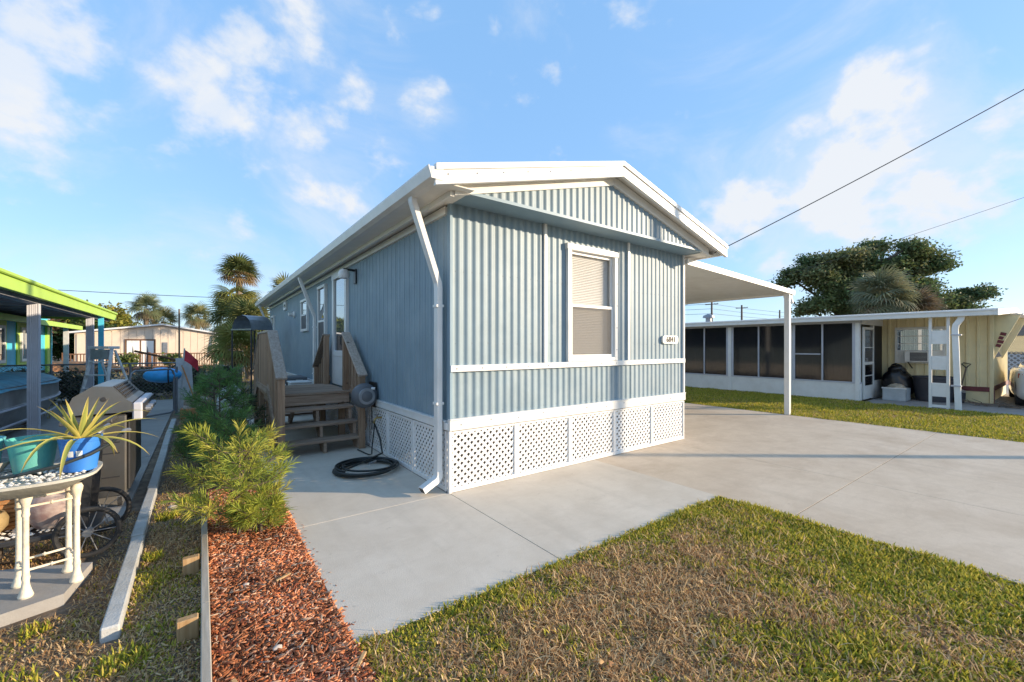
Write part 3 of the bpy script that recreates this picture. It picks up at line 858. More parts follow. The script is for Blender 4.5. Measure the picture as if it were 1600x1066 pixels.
# wall lamp
wl_ = thing('wall_lamp', 'black wall lamp above the storm door under the eave', 'lamp', (X0, 7.08, 2.6))
MB().box(X0 - .025, 7.02, 2.52, X0 - .004, 7.14, 2.76, c=.004).build('back_plate', 'black_metal', wl_)
MB().bar((X0 - .02, 7.08, 2.735), (X0 - .20, 7.08, 2.745), .05, .03).build('arm', 'black_metal', wl_)
MB().lathe([(.055, 0), (.085, -.05), (.09, -.1), (.075, -.14), (.0, -.15)], (X0 - .19, 7.08, 2.735), 14).build('lamp_shade', 'white_plastic', wl_, smooth=True)

# carport on the far side
cp = thing('carport', 'white flat carport roof on slim posts beside the blue home', 'carport', (8.4, 9, 0))
def cz(x): return 2.905 - (x - 6.3) * .044
CX1 = 10.47
for i in range(11):
    y0 = 3.80 + i * 1.1
    MB().prism([(6.29, cz(6.29) - .005), (CX1 - .1, cz(CX1 - .1) - .005), (CX1 - .1, cz(CX1 - .1) - .075), (6.29, cz(6.29) - .075)], 'Y', y0 + .008, y0 + 1.1 - .002).build('roof_panel', 'white_metal', cp)
MB().prism([(6.285, cz(6.285) + .006), (CX1, cz(CX1) + .006), (CX1, cz(CX1) - .09), (6.285, cz(6.285) - .09)], 'Y', 3.775, 3.80).build('fascia', 'white_metal', cp)
MB().prism([(CX1 - .1, cz(CX1) - .10), (CX1 + .02, cz(CX1) - .10), (CX1 + .05, cz(CX1)), (CX1 + .03, cz(CX1)), (CX1 + .005, cz(CX1) - .085), (CX1 - .085, cz(CX1) - .085), (CX1 - .085, cz(CX1) + .004), (CX1 - .1, cz(CX1) + .004)], 'Y', 3.77, 15.9).build('gutter', 'white_metal', cp)
for y in (3.86, 7.7, 11.6, 15.6):
    MB().box(10.29, y - .05, -.002, 10.39, y + .05, cz(10.34) - .075, c=.006).build('post', 'white_metal', cp)
    MB().box(10.28, y - .058, cz(10.34) - .17, 10.40, y + .058, cz(10.34) - .074, c=.004).build('post_cap', 'white_metal', cp)
s = MB(); q = [(10.45, 3.84, 2.62), (10.45, 3.84, 2.56), (10.43, 3.82, 2.50), (10.415, 3.80, 2.44)]
for a, b in zip(q[:-1], q[1:]): s.bar(a, b, .06, .05, (1, 0, .01))
s.build('spout', 'white_metal', cp)

# ---------------------------------------------------------------- deck with stairs down both ends
dk = thing('wooden_deck', 'weathered timber landing with stairs and picket rails at the side door', 'deck', (1.3, 7.8, 0))
DX0, DX1, DZ = .84, 1.90, .785
def board(x0, y0, z0, x1, y1, z1, name, m): return MB().box(x0, y0, z0, x1, y1, z1, c=.005).build(name, m, dk)
nb = 11
for i in range(nb):
    y0 = 7.04 + i * .143
    board(DX0 - .03, y0, DZ - .036, DX1 + .05, y0 + .136, DZ + random.uniform(-.002, .002), 'deck_board', 'deck_wood_x')
board(DX0 - .02, 7.062, DZ - .19, DX1 + .02, 7.10, DZ - .04, 'joist', 'deck_wood_x')
board(DX0 - .02, 8.56, DZ - .19, DX1 + .02, 8.60, DZ - .04, 'joist', 'deck_wood_x')
board(DX0 + .02, 7.11, DZ - .19, DX0 + .06, 8.55, DZ - .04, 'joist', 'deck_wood_y')
board(DX1 - .06, 7.11, DZ - .19, DX1 - .02, 8.55, DZ - .04, 'joist', 'deck_wood_y')
for x in (DX0, DX1 - .09):
    for y in (7.11, 8.46): board(x + .062, y, 0.002, x + .15 if x < 1.2 else x - .03, y + .09, DZ - .04, 'support_post', 'deck_wood_z')
tz = [.185, .375, .575]
for sgn, ys in ((-1, 7.04), (1, 8.62)):
    for k, z in enumerate(tz):
        yc = ys + sgn * (.12 + .25 * (2 - k))
        board(DX0 - .02 if k else DX0 - .04, yc - .135, z - .036, DX1 + .01, yc + .135, z, 'tread', 'deck_wood_x')
    for x in (DX0 + .02, (DX0 + DX1) / 2, DX1 - .06):
        # cut stringer: a block under every tread
        pl = []
        for k, z in enumerate(tz):
            yc = ys + sgn * (.12 + .25 * (2 - k))
            pl += [(yc + sgn * .115, z - .037), (yc - sgn * .115, z - .037)]
        pl += [(ys, DZ - .195), (ys, DZ - .36), (ys + sgn * .52, .003), (ys + sgn * .735, .003)]
        MB().prism(pl, 'X', x, x + .04).build('stringer', 'deck_wood_y', dk)
def rail(x, ya, za, yb, zb, yc=None):
    pass
def pickets(x, ya, yb, bot, top, n, w=.088):
    for i in range(n):
        y = ya + (yb - ya) * (i + .5) / n
        b, t = bot(y), top(y)
        MB().box(x - .012, y - w / 2, b, x + .012, y + w / 2, t, c=.003).build('picket', 'deck_wood_z', dk)
for x, side in ((DX0 - .045, -1), (DX1 + .035, 1)):
    for sgn, ys in ((-1, 7.04), (1, 8.62)):
        yn = ys + sgn * .73
        zl, zh = 1.10, 1.72
        yt = ys - sgn * .22 if side > 0 else ys - sgn * .45
        def zr(y): return zl + (zh - zl) * max(0, min(1, (yn - y) * sgn / abs(yn - ys + sgn * .12)))
        yk = ys - sgn * .12
        # bottom post, top post
        px = x - side * .045
        board(px - .044, yn - .044, .002, px + .044, yn + .044, zl - .022, 'newel_post', 'deck_wood_z')
        board(px - .044, yk - .044, DZ - .2 if side > 0 else .002, px + .044, yk + .044, zh - .022, 'newel_post', 'deck_wood_z')
        MB().bar((px, yn + sgn * .07, zl - .032), (px, yk, zh), .135, .036, c=.006).build('handrail', 'rail_wood_y', dk)
        MB().bar((x + side * .014, yn, .30), (x + side * .014, yk, .90), .03, .12).build('bottom_rail', 'deck_wood_y', dk)
        nn = 5
        for i in range(nn):
            y = yn + (yk - yn) * (i + .75) / (nn + .3)
            t = (y - yn) / (yk - yn)
            MB().box(x - .012 + side * .0, y - .045, .30 + .6 * t, x + .012, y + .045, zl + (zh - zl) * t - .045, c=.003).build('picket', 'deck_wood_z', dk)
    if side < 0:
        px = x + .045
        MB().bar((px, 7.16, 1.72), (px, 8.50, 1.72), .135, .036, c=.006).build('handrail', 'rail_wood_y', dk)
        MB().box(x - .03, 7.2, .80, x - .012, 8.46, .89).build('bottom_rail', 'deck_wood_y', dk)
        for i in range(9):
            y = 7.27 + i * .137
            MB().box(x - .012, y - .05, .74, x + .012, y + .05, 1.70, c=.003).build('picket', 'deck_wood_z', dk)

# air conditioner behind the landing
ac = thing('air_conditioner', 'dark grey outdoor condenser unit with white label behind the landing', 'air conditioner', (1.68, 10.9, 0))
MB().box(1.32, 10.5, -.0, 1.96, 11.3, .05).build('pad', 'path_concrete', ac)
MB().box(1.34, 10.53, .05, 1.94, 11.28, .80, c=.02).build('cabinet', 'reel_grey', ac)
MB().box(1.70, 10.524, .52, 1.84, 10.529, .74).build('label_plate', 'paper', ac)
MB().box(1.40, 10.524, .60, 1.50, 10.529, .66).build('label_plate', 'paper', ac)
s = MB()
for k in range(10): s.box(1.333, 10.58, .12 + k * .062, 1.339, 11.23, .145 + k * .062)
s.build('grille', 'black_metal', ac)
bx = thing('storage_box', 'low white box with a dark lid opening next to the condenser unit', 'box', (1.75, 9.95, 0))
MB().box(1.52, 9.98, 0, 1.93, 10.42, .70, c=.015).build('bin', 'white_plastic', bx)
MB().box(1.50, 9.96, .701, 1.94, 10.44, .735, c=.01).build('lid', 'white_plastic', bx)
MB().box(1.62, 9.972, .50, 1.72, 9.979, .58).build('handle_slot', 'dark_core', bx)

# hose reel, tap and coiled hose
hr = thing('hose_reel', 'grey wall mounted garden hose reel beside the stair rail', 'hose reel', (1.9, 6.2, .8))
MB().lathe([(.0, -.1), (.10, -.105), (.135, -.09), (.168, -.05), (.175, 0), (.175, .04), (.16, .085), (.0, .09)], (1.845, 6.02, .80), 28, 'Y').build('drum_case', 'reel_grey', hr, smooth=True)
MB().lathe([(.11, -.008), (.115, .0), (.115, .01), (.0, .012)], (1.845, 5.912, .80), 28, 'Y').build('hub_cap', 'steel_dull', hr, smooth=True)
MB().lathe([(.0, -.006), (.07, -.004), (.075, .0)], (1.845, 5.902, .80), 24, 'Y').build('hub_emblem', 'reel_grey', hr, smooth=True)
MB().box(1.80, 6.085, .70, 2.005, 6.20, .92, c=.015).build('bracket_case', 'reel_dark', hr)
MB().box(1.99, 6.02, .62, 2.02, 6.28, .98, c=.006).build('wall_plate', 'black_metal', hr)
MB().tube([(1.90, 5.97, .90), (1.93, 5.92, .905), (1.955, 5.92, .905)], .018, 8).build('hose_end', 'white_plastic', hr)
MB().tube([(1.965, 6.1, .70), (1.972, 6.09, .55), (1.97, 6.08, .40), (1.965, 6.07, .30)], .008, 6).build('hose_tail', 'hose_black', hr)
tp = thing('tap', 'brass garden tap poking through the side lattice', 'tap', (1.98, 5.85, .48))
MB().tube([(2.06, 5.85, .50), (1.96, 5.85, .50), (1.93, 5.85, .48), (1.925, 5.85, .44)], .014, 8).build('spout', 'brass', tp, smooth=True)
MB().lathe([(.0, 0), (.035, .004), (.035, .012), (.0, .016)], (1.965, 5.85, .535), 10).build('handle', 'steel_dull', tp)
MB().tube([(1.965, 5.85, .51), (1.965, 5.85, .54)], .008, 6).build('stem', 'brass', tp)
MB().tube([(1.925, 5.85, .46), (1.90, 5.80, .455), (1.90, 5.77, .44)], .014, 8).build('splitter', 'brass', tp)
hs = thing('garden_hose', 'black garden hose coiled loosely on the shaded patio', 'hose', (1.62, 5.15, 0))
pts = []
for k in range(0, 330):
    a = k / 330 * 2 * math.pi * 6.6
    ly = (k // 52) % 3
    rr = .33 + .035 * math.sin(a * .37 + 1) + .03 * math.sin(a * .81)
    pts.append((1.60 + rr * 1.0 * math.cos(a) + .015 * math.sin(a * .23), 5.13 + rr * .98 * math.sin(a) + .01 * math.cos(a * .31), .014 + .0235 * min(2.6, k / 62) * (.75 + .25 * math.sin(a * .5))))
e = pts[-1]
pts += [(e[0] + .05, e[1] + .12, .06), (1.90, 5.45, .10), (1.93, 5.62, .25), (1.928, 5.78, .38), (1.925, 5.845, .43)]
MB().tube(pts, .0125, 7).build('coil', 'hose_black', hs, smooth=True, ang=80)
MB().tube([(1.90, 5.77, .44), (1.90, 5.79, .30), (1.88, 5.80, .12), (1.86, 5.75, .03), (1.84, 5.82, .012), (1.82, 6.0, .012), (1.80, 6.2, .012)], .009, 6).build('leader', 'hose_black', hs, smooth=True)
MB().tube([(1.60, 5.05, .10), (1.70, 5.10, .105)], .012, 6).build('nozzle', 'steel_dull', hs)
# ---------------------------------------------------------------- cream home with screened porch on the right
nh = thing('cream_mobile_home', 'cream ribbed mobile home with flat roof and dark screened porch', 'mobile home', (17, 8, 0))
def nb(x0, y0, z0, x1, y1, z1, name, m, c=0.): return MB().box(x0, y0, z0, x1, y1, z1, c=c).build(name, m, nh)
PXW, PY0, PY1 = 14.5, 3.62, 14.9            # porch wall plane, near and far end
WR = [(0, 0), (.2, 0), (.3, 1), (.5, 1), (.6, 0)]
nb(16.66, 1.5, .25, 20.6, 15, 2.5, 'body', 'cream_siding')
corrugated('Y', 1.46, 15, .42, 2.46, 16.64, -1, .20, .028, WR).build('siding', 'cream_siding', nh, smooth=True, ang=50)
corrugated('X', 16.62, 20.6, .42, 2.35, 1.47, -1, .20, .028, WR).build('siding', 'cream_siding', nh, smooth=True, ang=50)
nb(16.60, 1.44, .30, 16.67, 3.66, .42, 'skirt_band', 'maroon'); nb(16.67, 1.43, .30, 20.6, 1.49, .42, 'skirt_band', 'maroon')
nb(16.63, 1.48, -.03, 20.58, 15, .30, 'skirt', 'cream_siding')
nb(16.585, 1.40, .0, 16.66, 1.47, 2.46, 'corner_trim', 'cream_siding')
nb(16.59, 1.39, -.02, 16.72, 1.46, .42, 'corner_post', 'maroon')
# roof over porch and home
MB().prism([(14.22, 2.31), (16.6, 2.44), (18.6, 2.56), (20.9, 2.44), (20.9, 2.37), (18.6, 2.49), (16.6, 2.37), (14.22, 2.24)], 'Y', 1.18, 15.1).build('roof', 'roof_white', nh)
nb(14.16, 1.16, 2.19, 14.22, 15.1, 2.325, 'gutter', 'cream_board', .01)
nb(14.14, 1.16, 2.30, 14.22, 15.1, 2.33, 'gutter_lip', 'white_metal')
MB().prism([(14.17, 2.19), (14.17, 2.33), (18.6, 2.58), (20.9, 2.46), (20.9, 2.33), (18.6, 2.45)], 'Y', 1.13, 1.17).build('front_fascia', 'cream_board', nh)
for i in range(9): nb(14.24 + i * .25, 1.2, 2.338 + i * .0137, 14.255 + i * .25, 15.0, 2.352 + i * .0137, 'roof_seam', 'roof_white')
MB().lathe([(.11, 2.3), (.11, 2.62), (.22, 2.63), (.20, 2.72), (.0, 2.80)], (16.3, 8.9, 0), 12).build('roof_vent', 'steel_dull', nh, smooth=True)
MB().lathe([(.2, 2.3), (.16, 2.5), (.0, 2.56)], (17.6, 2.6, 0), 8).build('roof_vent', 'black_metal', nh)
# visor wings at the front window
for x in (16.75, 18.9):
    MB().prism([(1.46, 2.35), (.95, 2.32), (1.42, 1.15), (1.46, 1.15)], 'X', x, x + .04).build('visor_wing', 'cream_siding', nh)
MB().prism([(.92, 2.325), (.92, 2.30), (1.44, 2.35), (1.44, 2.38)], 'X', 16.72, 18.97).build('visor_top', 'cream_board', nh)
nb(16.95, 1.42, 1.2, 18.85, 1.465, 2.3, 'window', 'window_glass')
s = MB()
for k in range(4): s.bar((16.742, 1.20 + .03 * (k % 2) + .02 * k, 1.80 - .10 * k), (16.744, 1.30 + .025 * k, 1.83 - .10 * k), .01, .08, (0, .3, 1))
s.build('wall_plaque', 'maroon', nh)
# knee wall and framing of the porch, bay by bay
nb(PXW, PY0, -.03, PXW + .10, PY1, .47, 'knee_wall', 'white_metal', .004)
nb(PXW - .012, PY0, .471, PXW + .11, PY1, .51, 'sill', 'alu_post')
nb(PXW - .004, PY0, 2.14, PXW + .10, PY1, 2.215, 'head_rail', 'alu_post')
bays = [3.64, 5.28, 7.12, 8.94, 10.8, 12.7, 14.88]
for i, (a, b) in enumerate(zip(bays[:-1], bays[1:])):
    nb(PXW - .03, a, .0, PXW + .09, a + .10, 2.14, 'porch_post', 'white_metal', .004)
    nb(PXW - .01, a + .105, .51, PXW + .05, a + .17, 2.14, 'screen_frame', 'alu_post'); nb(PXW - .01, b - .07, .51, PXW + .05, b - .005, 2.14, 'screen_frame', 'alu_post')
    m_ = (a + b) / 2 + .05
    nb(PXW - .008, m_ - .02, .51, PXW + .05, m_ + .02, 2.14, 'mullion', 'alu_post')
    nb(PXW + .02, a + .17, .51, PXW + .026, m_ - .02, 2.14, 'screen', 'porch_vinyl'); nb(PXW + .02, m_ + .02, .51, PXW + .026, b - .07, 2.14, 'screen', 'porch_vinyl')
nb(PXW - .006, 4.56, 1.25, PXW + .04, 5.20, 1.285, 'mid_rail', 'alu_post')
MB().bar((PXW + .2, 6.97, .7), (PXW + .2, 8.9, 2.05), .03, .035).build('brace', 'alu_post', nh) if False else MB().bar((PXW + .06, 7.25, 1.95), (PXW + .06, 8.85, .85), .025, .04).build('brace', 'alu_post', nh)
# porch interior
nb(14.65, PY0 + .1, -.02, 16.6, PY1, .02, 'porch_floor', 'path_concrete')
nb(14.6, PY1 - .06, 0, 16.62, PY1, 2.3, 'porch_end', 'brown_siding')
# return wall with the screen door
nb(14.60, PY0 - .0, 2.10, 16.62, PY0 + .06, 2.36, 'head_panel', 'cream_board')
nb(15.62, PY0 - .002, -.02, 16.62, PY0 + .06, .50, 'knee_wall', 'white_metal', .004)
nb(15.70, PY0 + .018, .50, 16.60, PY0 + .024, 2.10, 'screen', 'dark_screen')
nb(15.60, PY0 - .006, .0, 15.70, PY0 + .07, 2.1, 'porch_post', 'white_metal')
dd = nb(14.66, PY0 - .03, .03, 14.74, PY0 + .01, 2.03, 'screen_door', 'white_metal')
for a in ((15.52, .03, 15.59, 2.03), (14.74, .03, 15.52, .40), (14.74, 1.96, 15.52, 2.03), (14.74, .98, 15.52, 1.06), (14.74, 1.45, 15.52, 1.475), (14.74, .66, 15.52, .685)):
    MB().box(a[0], PY0 - .03, a[1], a[2], PY0 + .01, a[3]).build('door_rail', 'white_metal', dd)
MB().box(14.74, PY0 - .012, .40, 15.52, PY0 - .008, 1.96).build('door_screen', 'porch_vinyl', dd)
MB().tube([(14.72, PY0 - .03, 1.08), (14.72, PY0 - .08, 1.09), (14.72, PY0 - .08, 1.16), (14.72, PY0 - .03, 1.17)], .012, 6).build('handle', 'steel_dull', dd)
# window of the home wall
s = MB()
wy0, wy1 = 2.62, 3.34
# built on plane x = 16.64, seen from -x
s.box(16.58, 2.28, 1.98, 16.66, 3.34, 2.05); s.box(16.58, 2.28, 1.0, 16.66, 2.33, 1.98); s.box(16.58, 3.29, 1.0, 16.66, 3.34, 1.98); s.box(16.58, 2.33, 1.0, 16.66, 3.29, 1.04)
w_ = s.build('window', 'white_metal', nh)
for z in (1.36, 1.56, 1.78): MB().box(16.585, 2.33, z, 16.62, 3.29, z + .022).build('louvre_rail', 'white_metal', w_)
MB().box(16.61, 2.33, 1.36, 16.615, 3.29, 1.98).build('pane', 'window_glass', w_)
MB().box(16.60, 2.33, 1.04, 16.63, 2.56, 1.36).build('infill_panel', 'white_metal', w_)
MB().box(16.60, 3.1, 1.04, 16.63, 3.29, 1.36).build('infill_panel', 'white_metal', w_)
au = thing('window_air_conditioner', 'small box air conditioner set in the louvred window of the cream home', 'air conditioner', (16.5, 2.83, 1.2))
MB().box(16.36, 2.57, 1.045, 16.66, 3.09, 1.355, c=.01).build('case', 'white_plastic', au)
MB().box(16.352, 2.61, 1.08, 16.362, 2.97, 1.32).build('grille', 'grill_black', au)
for k in range(6): MB().box(16.346, 2.62, 1.10 + k * .036, 16.352, 2.96, 1.112 + k * .036).build('slat', 'steel_dull', au)
MB().bar((16.40, 3.02, 1.04), (16.60, 2.96, .86), .02, .02).build('bracket', 'black_metal', au)

# ornamental porch columns standing at the edge of the neighbour's slab
def column(y0, y1, x, label, plain=False):
    c = thing('porch_column', label, 'column', (x, (y0 + y1) / 2, 0))
    for y in (y0, y1 - .055): MB().box(x - .03, y, -.005, x + .03, y + .055, 2.235, c=.004).build('upright', 'white_metal', c)
    if not plain:
        for z in (.28, .93, 1.55): MB().box(x - .018, y0 + .055, z, x + .018, y1 - .055, z + .33, c=.003).build('panel', 'white_metal', c)
        for z in (.02,): MB().box(x - .018, y0 + .055, z, x + .018, y1 - .055, z + .06, c=.003).build('panel', 'white_metal', c)
    return c
column(1.90, 2.26, 14.33, 'white flat column with square panels between two uprights on the neighbour slab')
c2 = thing('downspout_post', 'white metal downspout standing next to the panelled column', 'downspout', (14.25, 1.75, 0))
s = MB().sweep([(14.27, 1.70, 2.21), (14.27, 1.71, 2.13), (14.27, 1.79, 2.0), (14.27, 1.805, 1.9), (14.27, 1.75, .0)], .08, .11, (1, 0, 0))
s.build('pipe', 'white_metal', c2)
for z in (.55, 1.75): MB().box(14.21, 1.70, z, 14.34, 1.87, z + .03).build('strap', 'alu_post', c2)

# things on the neighbour's slab
bg = MB()
def blob(c, rx, ry, rzz, seed, n=18, m=12, amp=.12, flat=0.):
    rr = random.Random(seed); ph = [(rr.uniform(0, 6), rr.uniform(1.5, 5), rr.uniform(1.5, 5)) for _ in range(5)]
    s = MB()
    for i in range(m + 1):
        t = math.pi * i / m
        for k in range(n):
            a = 2 * math.pi * k / n
            w = 1 + amp * sum(math.sin(p + f * a * (1 if j % 2 else 1) // 1 * 1 + g * t) for j, (p, f, g) in enumerate([(p, round(f), g) for p, f, g in ph])) / 2
            z = math.cos(t) * rzz * w
            s.v.append((c[0] + rx * math.sin(t) * math.cos(a) * w, c[1] + ry * math.sin(t) * math.sin(a) * w, max(flat, c[2] + z)))
    s.f = [(i * n + k, (i + 1) * n + k, (i + 1) * n + (k + 1) % n, i * n + (k + 1) % n) for i in range(m) for k in range(n)]
    return s
tb = thing('trash_bag', 'full black trash bag slumped beside the porch door', 'trash bag', (16.2, 3.2, 0))
blob((16.2, 3.2, .40), .34, .34, .44, 4, flat=-.004).build('bag', 'bag_black', tb, smooth=True)
blob((16.18, 3.22, .82), .20, .2, .16, 9, flat=.5).build('tied_neck', 'bag_black', tb, smooth=True)
bn = thing('dark_bin', 'wide dark grey bin standing under the louvred window', 'bin', (16.25, 2.45, 0))
MB().lathe([(.0, .0), (.36, .0), (.40, .30), (.42, .62), (.445, .63), (.445, .67), (.415, .67), (.38, .10), (.0, .09)], (16.17, 2.45, 0), 26).build('tub', 'bin_grey', bn, smooth=True)
tt = thing('plastic_tote', 'clear plastic tote with folded cloth in front of the black bag', 'tote', (15.6, 3.05, 0))
s = MB()
for a, b in (((15.36, 2.86), (15.38, 3.36)), ((15.82, 2.86), (15.84, 3.36)), ((15.36, 2.86), (15.84, 2.88)), ((15.36, 3.34), (15.84, 3.36))): s.box(a[0], a[1], 0.0, b[0], b[1], .34)
s.box(15.36, 2.86, -.003, 15.84, 3.36, .012)
s.build('tub', 'tote_clear', tt)
MB().box(15.345, 2.845, .325, 15.36, 3.375, .355).build('rim', 'white_plastic', tt)
blob((15.6, 3.1, .33), .2, .2, .12, 3, flat=.1).build('cloth', 'cloth_beige', tt, smooth=True)
sh = thing('shovel', 'short shovel with D handle leaning on the cream wall', 'shovel', (16.4, 1.9, 0))
MB().tube([(16.40, 1.98, .30), (16.52, 1.88, .92)], .016, 8).build('shaft', 'pole_wood', sh)
MB().tube([(16.52, 1.88, .92), (16.535, 1.80, 1.02), (16.54, 1.93, 1.05), (16.53, 1.97, 1.02), (16.52, 1.88, .92)], .014, 6).build('handle', 'black_metal', sh)
MB().prism([(1.88, .02), (2.08, .02), (2.09, .30), (1.98, .36), (1.87, .30)], 'X', 16.39, 16.405).build('blade', 'steel_dull', sh)
bk = thing('bucket', 'small dark bucket at the foot of the cream wall by the shovel', 'bucket', (16.25, 1.98, 0))
MB().lathe([(.0, 0), (.10, 0), (.13, .26), (.12, .26), (.09, .02), (.0, .02)], (16.22, 1.98, 0), 18).build('pail', 'bin_grey', bk, smooth=True)
MB().tube([(16.22, 2.105, .25), (16.20, 2.07, .17), (16.17, 1.98, .13), (16.20, 1.89, .17), (16.22, 1.855, .25)], .004, 5).build('bail', 'steel_dull', bk)
br = thing('dead_branches', 'heap of dark dead branches on the slab near the white car', 'branches', (16.0, 1.3, 0))
s = MB(); rr = random.Random(5)
for k in range(26):
    x, y = 16.0 + rr.uniform(-.3, .3), 1.30 + rr.uniform(-.45, .4); a = rr.uniform(0, 6.3); L = rr.uniform(.2, .5)
    s.tube([(x, y, .012), (x + L * .5 * math.cos(a), y + L * .5 * math.sin(a), rr.uniform(.02, .06)), (x + L * math.cos(a + .4), y + L * math.sin(a + .4), rr.uniform(.02, .16))], [.012, .009, .003], 5)
s.build('twigs', 'pole_wood', br)

# white car nosed in beyond the slab (its tail end shows)
car = thing('parked_car', 'white car parked tail first at the right edge beside the cream home', 'car', (18.1, .15, 0), 0, None, True)
def loft(secs, n):
    s = MB()
    for sec in secs: s.v += sec
    s.f = [(i * n + k, (i + 1) * n + k, (i + 1) * n + (k + 1) % n, i * n + (k + 1) % n) for i in range(len(secs) - 1) for k in range(n)]
    s.f += [tuple(range(n)), tuple((len(secs) - 1) * n + k for k in range(n - 1, -1, -1))]
    return s
def carsec(x, hw, z0, z1, r=.12):
    out = []
    for cy, cz_, a0 in ((hw - r, z1 - r, 0), (-hw + r, z1 - r, 90), (-hw + r * .8, z0 + r * .8, 180), (hw - r * .8, z0 + r * .8, 270)):
        for k in range(5):
            a = R(a0 + 22.5 * k); out.append((x, cy + r * math.cos(a), cz_ + r * math.sin(a)))
    return out
body = loft([carsec(-2.18, .66, .38, .70, .12), carsec(-2.13, .76, .28, .84, .16), carsec(-1.95, .84, .22, .93, .16), carsec(-1.3, .88, .20, .96, .14), carsec(0, .89, .20, .93, .12),
             carsec(1.1, .88, .20, .92, .14), carsec(1.8, .85, .22, .80, .16), carsec(2.1, .76, .26, .70, .16), carsec(2.2, .62, .34, .6, .12)], 20)
cb = body.build('body', 'car_paint', car, smooth=True, ang=50)
cab = loft([carsec(-1.55, .70, .86, .96, .04), carsec(-.95, .64, .86, 1.36, .14), carsec(-.2, .64, .86, 1.44, .14), carsec(.45, .64, .86, 1.38, .14), carsec(1.15, .72, .86, .94, .03)], 20)
cab.build('cabin', 'car_paint', car, smooth=True, ang=50)
for sy in (-1, 1):
    MB().prism([(-1.15, .97), (-.85, 1.28), (.3, 1.31), (.85, .99)], 'Y', sy * .672 - .02, sy * .672 + .02).build('side_window', 'window_glass', car)
    MB().prism([(sy * .42, .70), (sy * .70, .69), (sy * .735, .82), (sy * .44, .84)], 'X', -2.185, -2.02).build('tail_light', 'tail_red', car)
    MB().bar((-2.0, sy * .79, .76), (-1.78, sy * .85, .78), .03, .12).build('tail_light', 'tail_red', car)
    for x in (-1.35, 1.35):
        w = MB().lathe([(.20, -.09), (.30, -.09), (.315, -.06), (.315, .06), (.30, .09), (.20, .09)], (x, sy * .80, .315), 24, 'Y').build('tyre', 'rubber', car, smooth=True)
        MB().lathe([(.0, -.07), (.20, -.085), (.20, .085), (.0, .07)], (x, sy * .80, .315), 18, 'Y').build('rim', 'steel_dull', w)
MB().box(-2.27, -.72, .36, -2.08, .72, .54, c=.05).build('bumper', 'car_paint', car)
MB().box(-2.285, -.66, .30, -2.10, .66, .355).build('valance', 'rubber', car)
MB().prism([(-1.50, .965), (-.98, 1.33), (-.95, 1.31), (-1.46, .955)], 'Y', -.55, .55).build('rear_window', 'window_glass', car)
MB().box(-2.279, -.2, .4, -2.271, .2, .5).build('number_plate', 'paper', car)
car.location = (18.05, .30, -.005); car.rotation_euler = (0, 0, R(6))

# brown home and lattice screen further right
bh = thing('brown_home', 'plain brown home beyond the white car at the right edge', 'house', (40, 4, 0))
MB().box(36, -4, -.03, 44, 5, 2.9).build('wall', 'brown_siding', bh)
MB().prism([(-4.3, 2.85), (.5, 3.3), (5.3, 2.85), (5.3, 2.95), (.5, 3.42), (-4.3, 2.95)], 'X', 35.7, 44.3).build('roof', 'roof_white', bh)
MB().box(35.95, 1.2, 1.1, 36.0, 2.6, 2.1).build('window', 'window_glass', bh)
ls = thing('lattice_screen', 'pale lattice fence in front of the brown home', 'fence', (30, 2, 0))
lm = lattice_mesh(3.0, .8, .14, .05, .02); lm.v = [(30 + y, .6 + x, .35 + z) for x, y, z in lm.v]
lm.build('lattice', 'weathered_board', ls)
for y in (.55, 2.1, 3.62): MB().box(30.0, y, -.03, 30.08, y + .08, 1.25).build('post', 'weathered_board', ls)

# ---------------------------------------------------------------- lime and turquoise home on the left
ch = thing('lime_carport', 'lime green edged flat carport roof on fluted grey posts', 'carport', (-4, 11, 0))
def cb_(x0, y0, z0, x1, y1, z1, name, m, c=0.): return MB().box(x0, y0, z0, x1, y1, z1, c=c).build(name, m, ch)
cb_(-6.4, 4.6, 2.34, -2.08, 16.5, 2.42, 'roof_deck', 'canopy_under')
cb_(-2.075, 4.58, 2.235, -2.0, 16.5, 2.40, 'fascia', 'lime_paint', .004)
cb_(-2.10, 4.56, 2.402, -1.96, 16.52, 2.455, 'gutter_lip', 'lime_paint', .012)
cb_(-6.4, 16.50, 2.235, -2.0, 16.56, 2.44, 'fascia', 'lime_paint', .004)
for i in range(12): cb_(-6.3, 5.2 + i, 2.29, -2.1, 5.28 + i, 2.34, 'rafter', 'canopy_under')
cb_(-2.30, 4.7, 2.19, -2.14, 16.4, 2.29, 'beam', 'canopy_under')
def fluted(x, y, z1, r=.064):
    s = MB(); n = 40; pl = []
    for k in range(n):
        a = 2 * math.pi * k / n; q = max(abs(math.cos(a)), abs(math.sin(a)))
        rr_ = r / q * (1 if k % 2 else .93); pl.append((x + rr_ * math.cos(a), y + rr_ * math.sin(a)))
    return s.prism(pl, 'Z', -.016, z1).build('post', 'alu_post', ch)
for y in (5.6, 10.1, 14.35): fluted(-2.2, y, 2.19)
cb_(-2.14, 14.9, .0, -2.04, 14.98, 2.25, 'downspout', 'turquoise')
th_ = thing('turquoise_home', 'turquoise house with lime green window trim behind the covered boat', 'house', (-7, 18, 0))
def tb_(x0, y0, z0, x1, y1, z1, name, m, c=0., p=None): return MB().box(x0, y0, z0, x1, y1, z1, c=c).build(name, m, p or th_)
tb_(-9.5, 12.0, -.03, -4.3, 21.2, 2.5, 'wall', 'turquoise')
tb_(-4.36, 20.9, -.03, -4.24, 21.25, 2.3, 'corner_board', 'lime_paint')
tb_(-4.34, 21.26, .0, -4.22, 21.36, 2.2, 'downspout', 'turquoise')
MB().prism([(-3.55, 2.22), (-3.55, 2.12), (-10, 2.95), (-10, 3.05)], 'Y', 11.4, 21.7).build('porch_roof', 'lime_paint', th_)
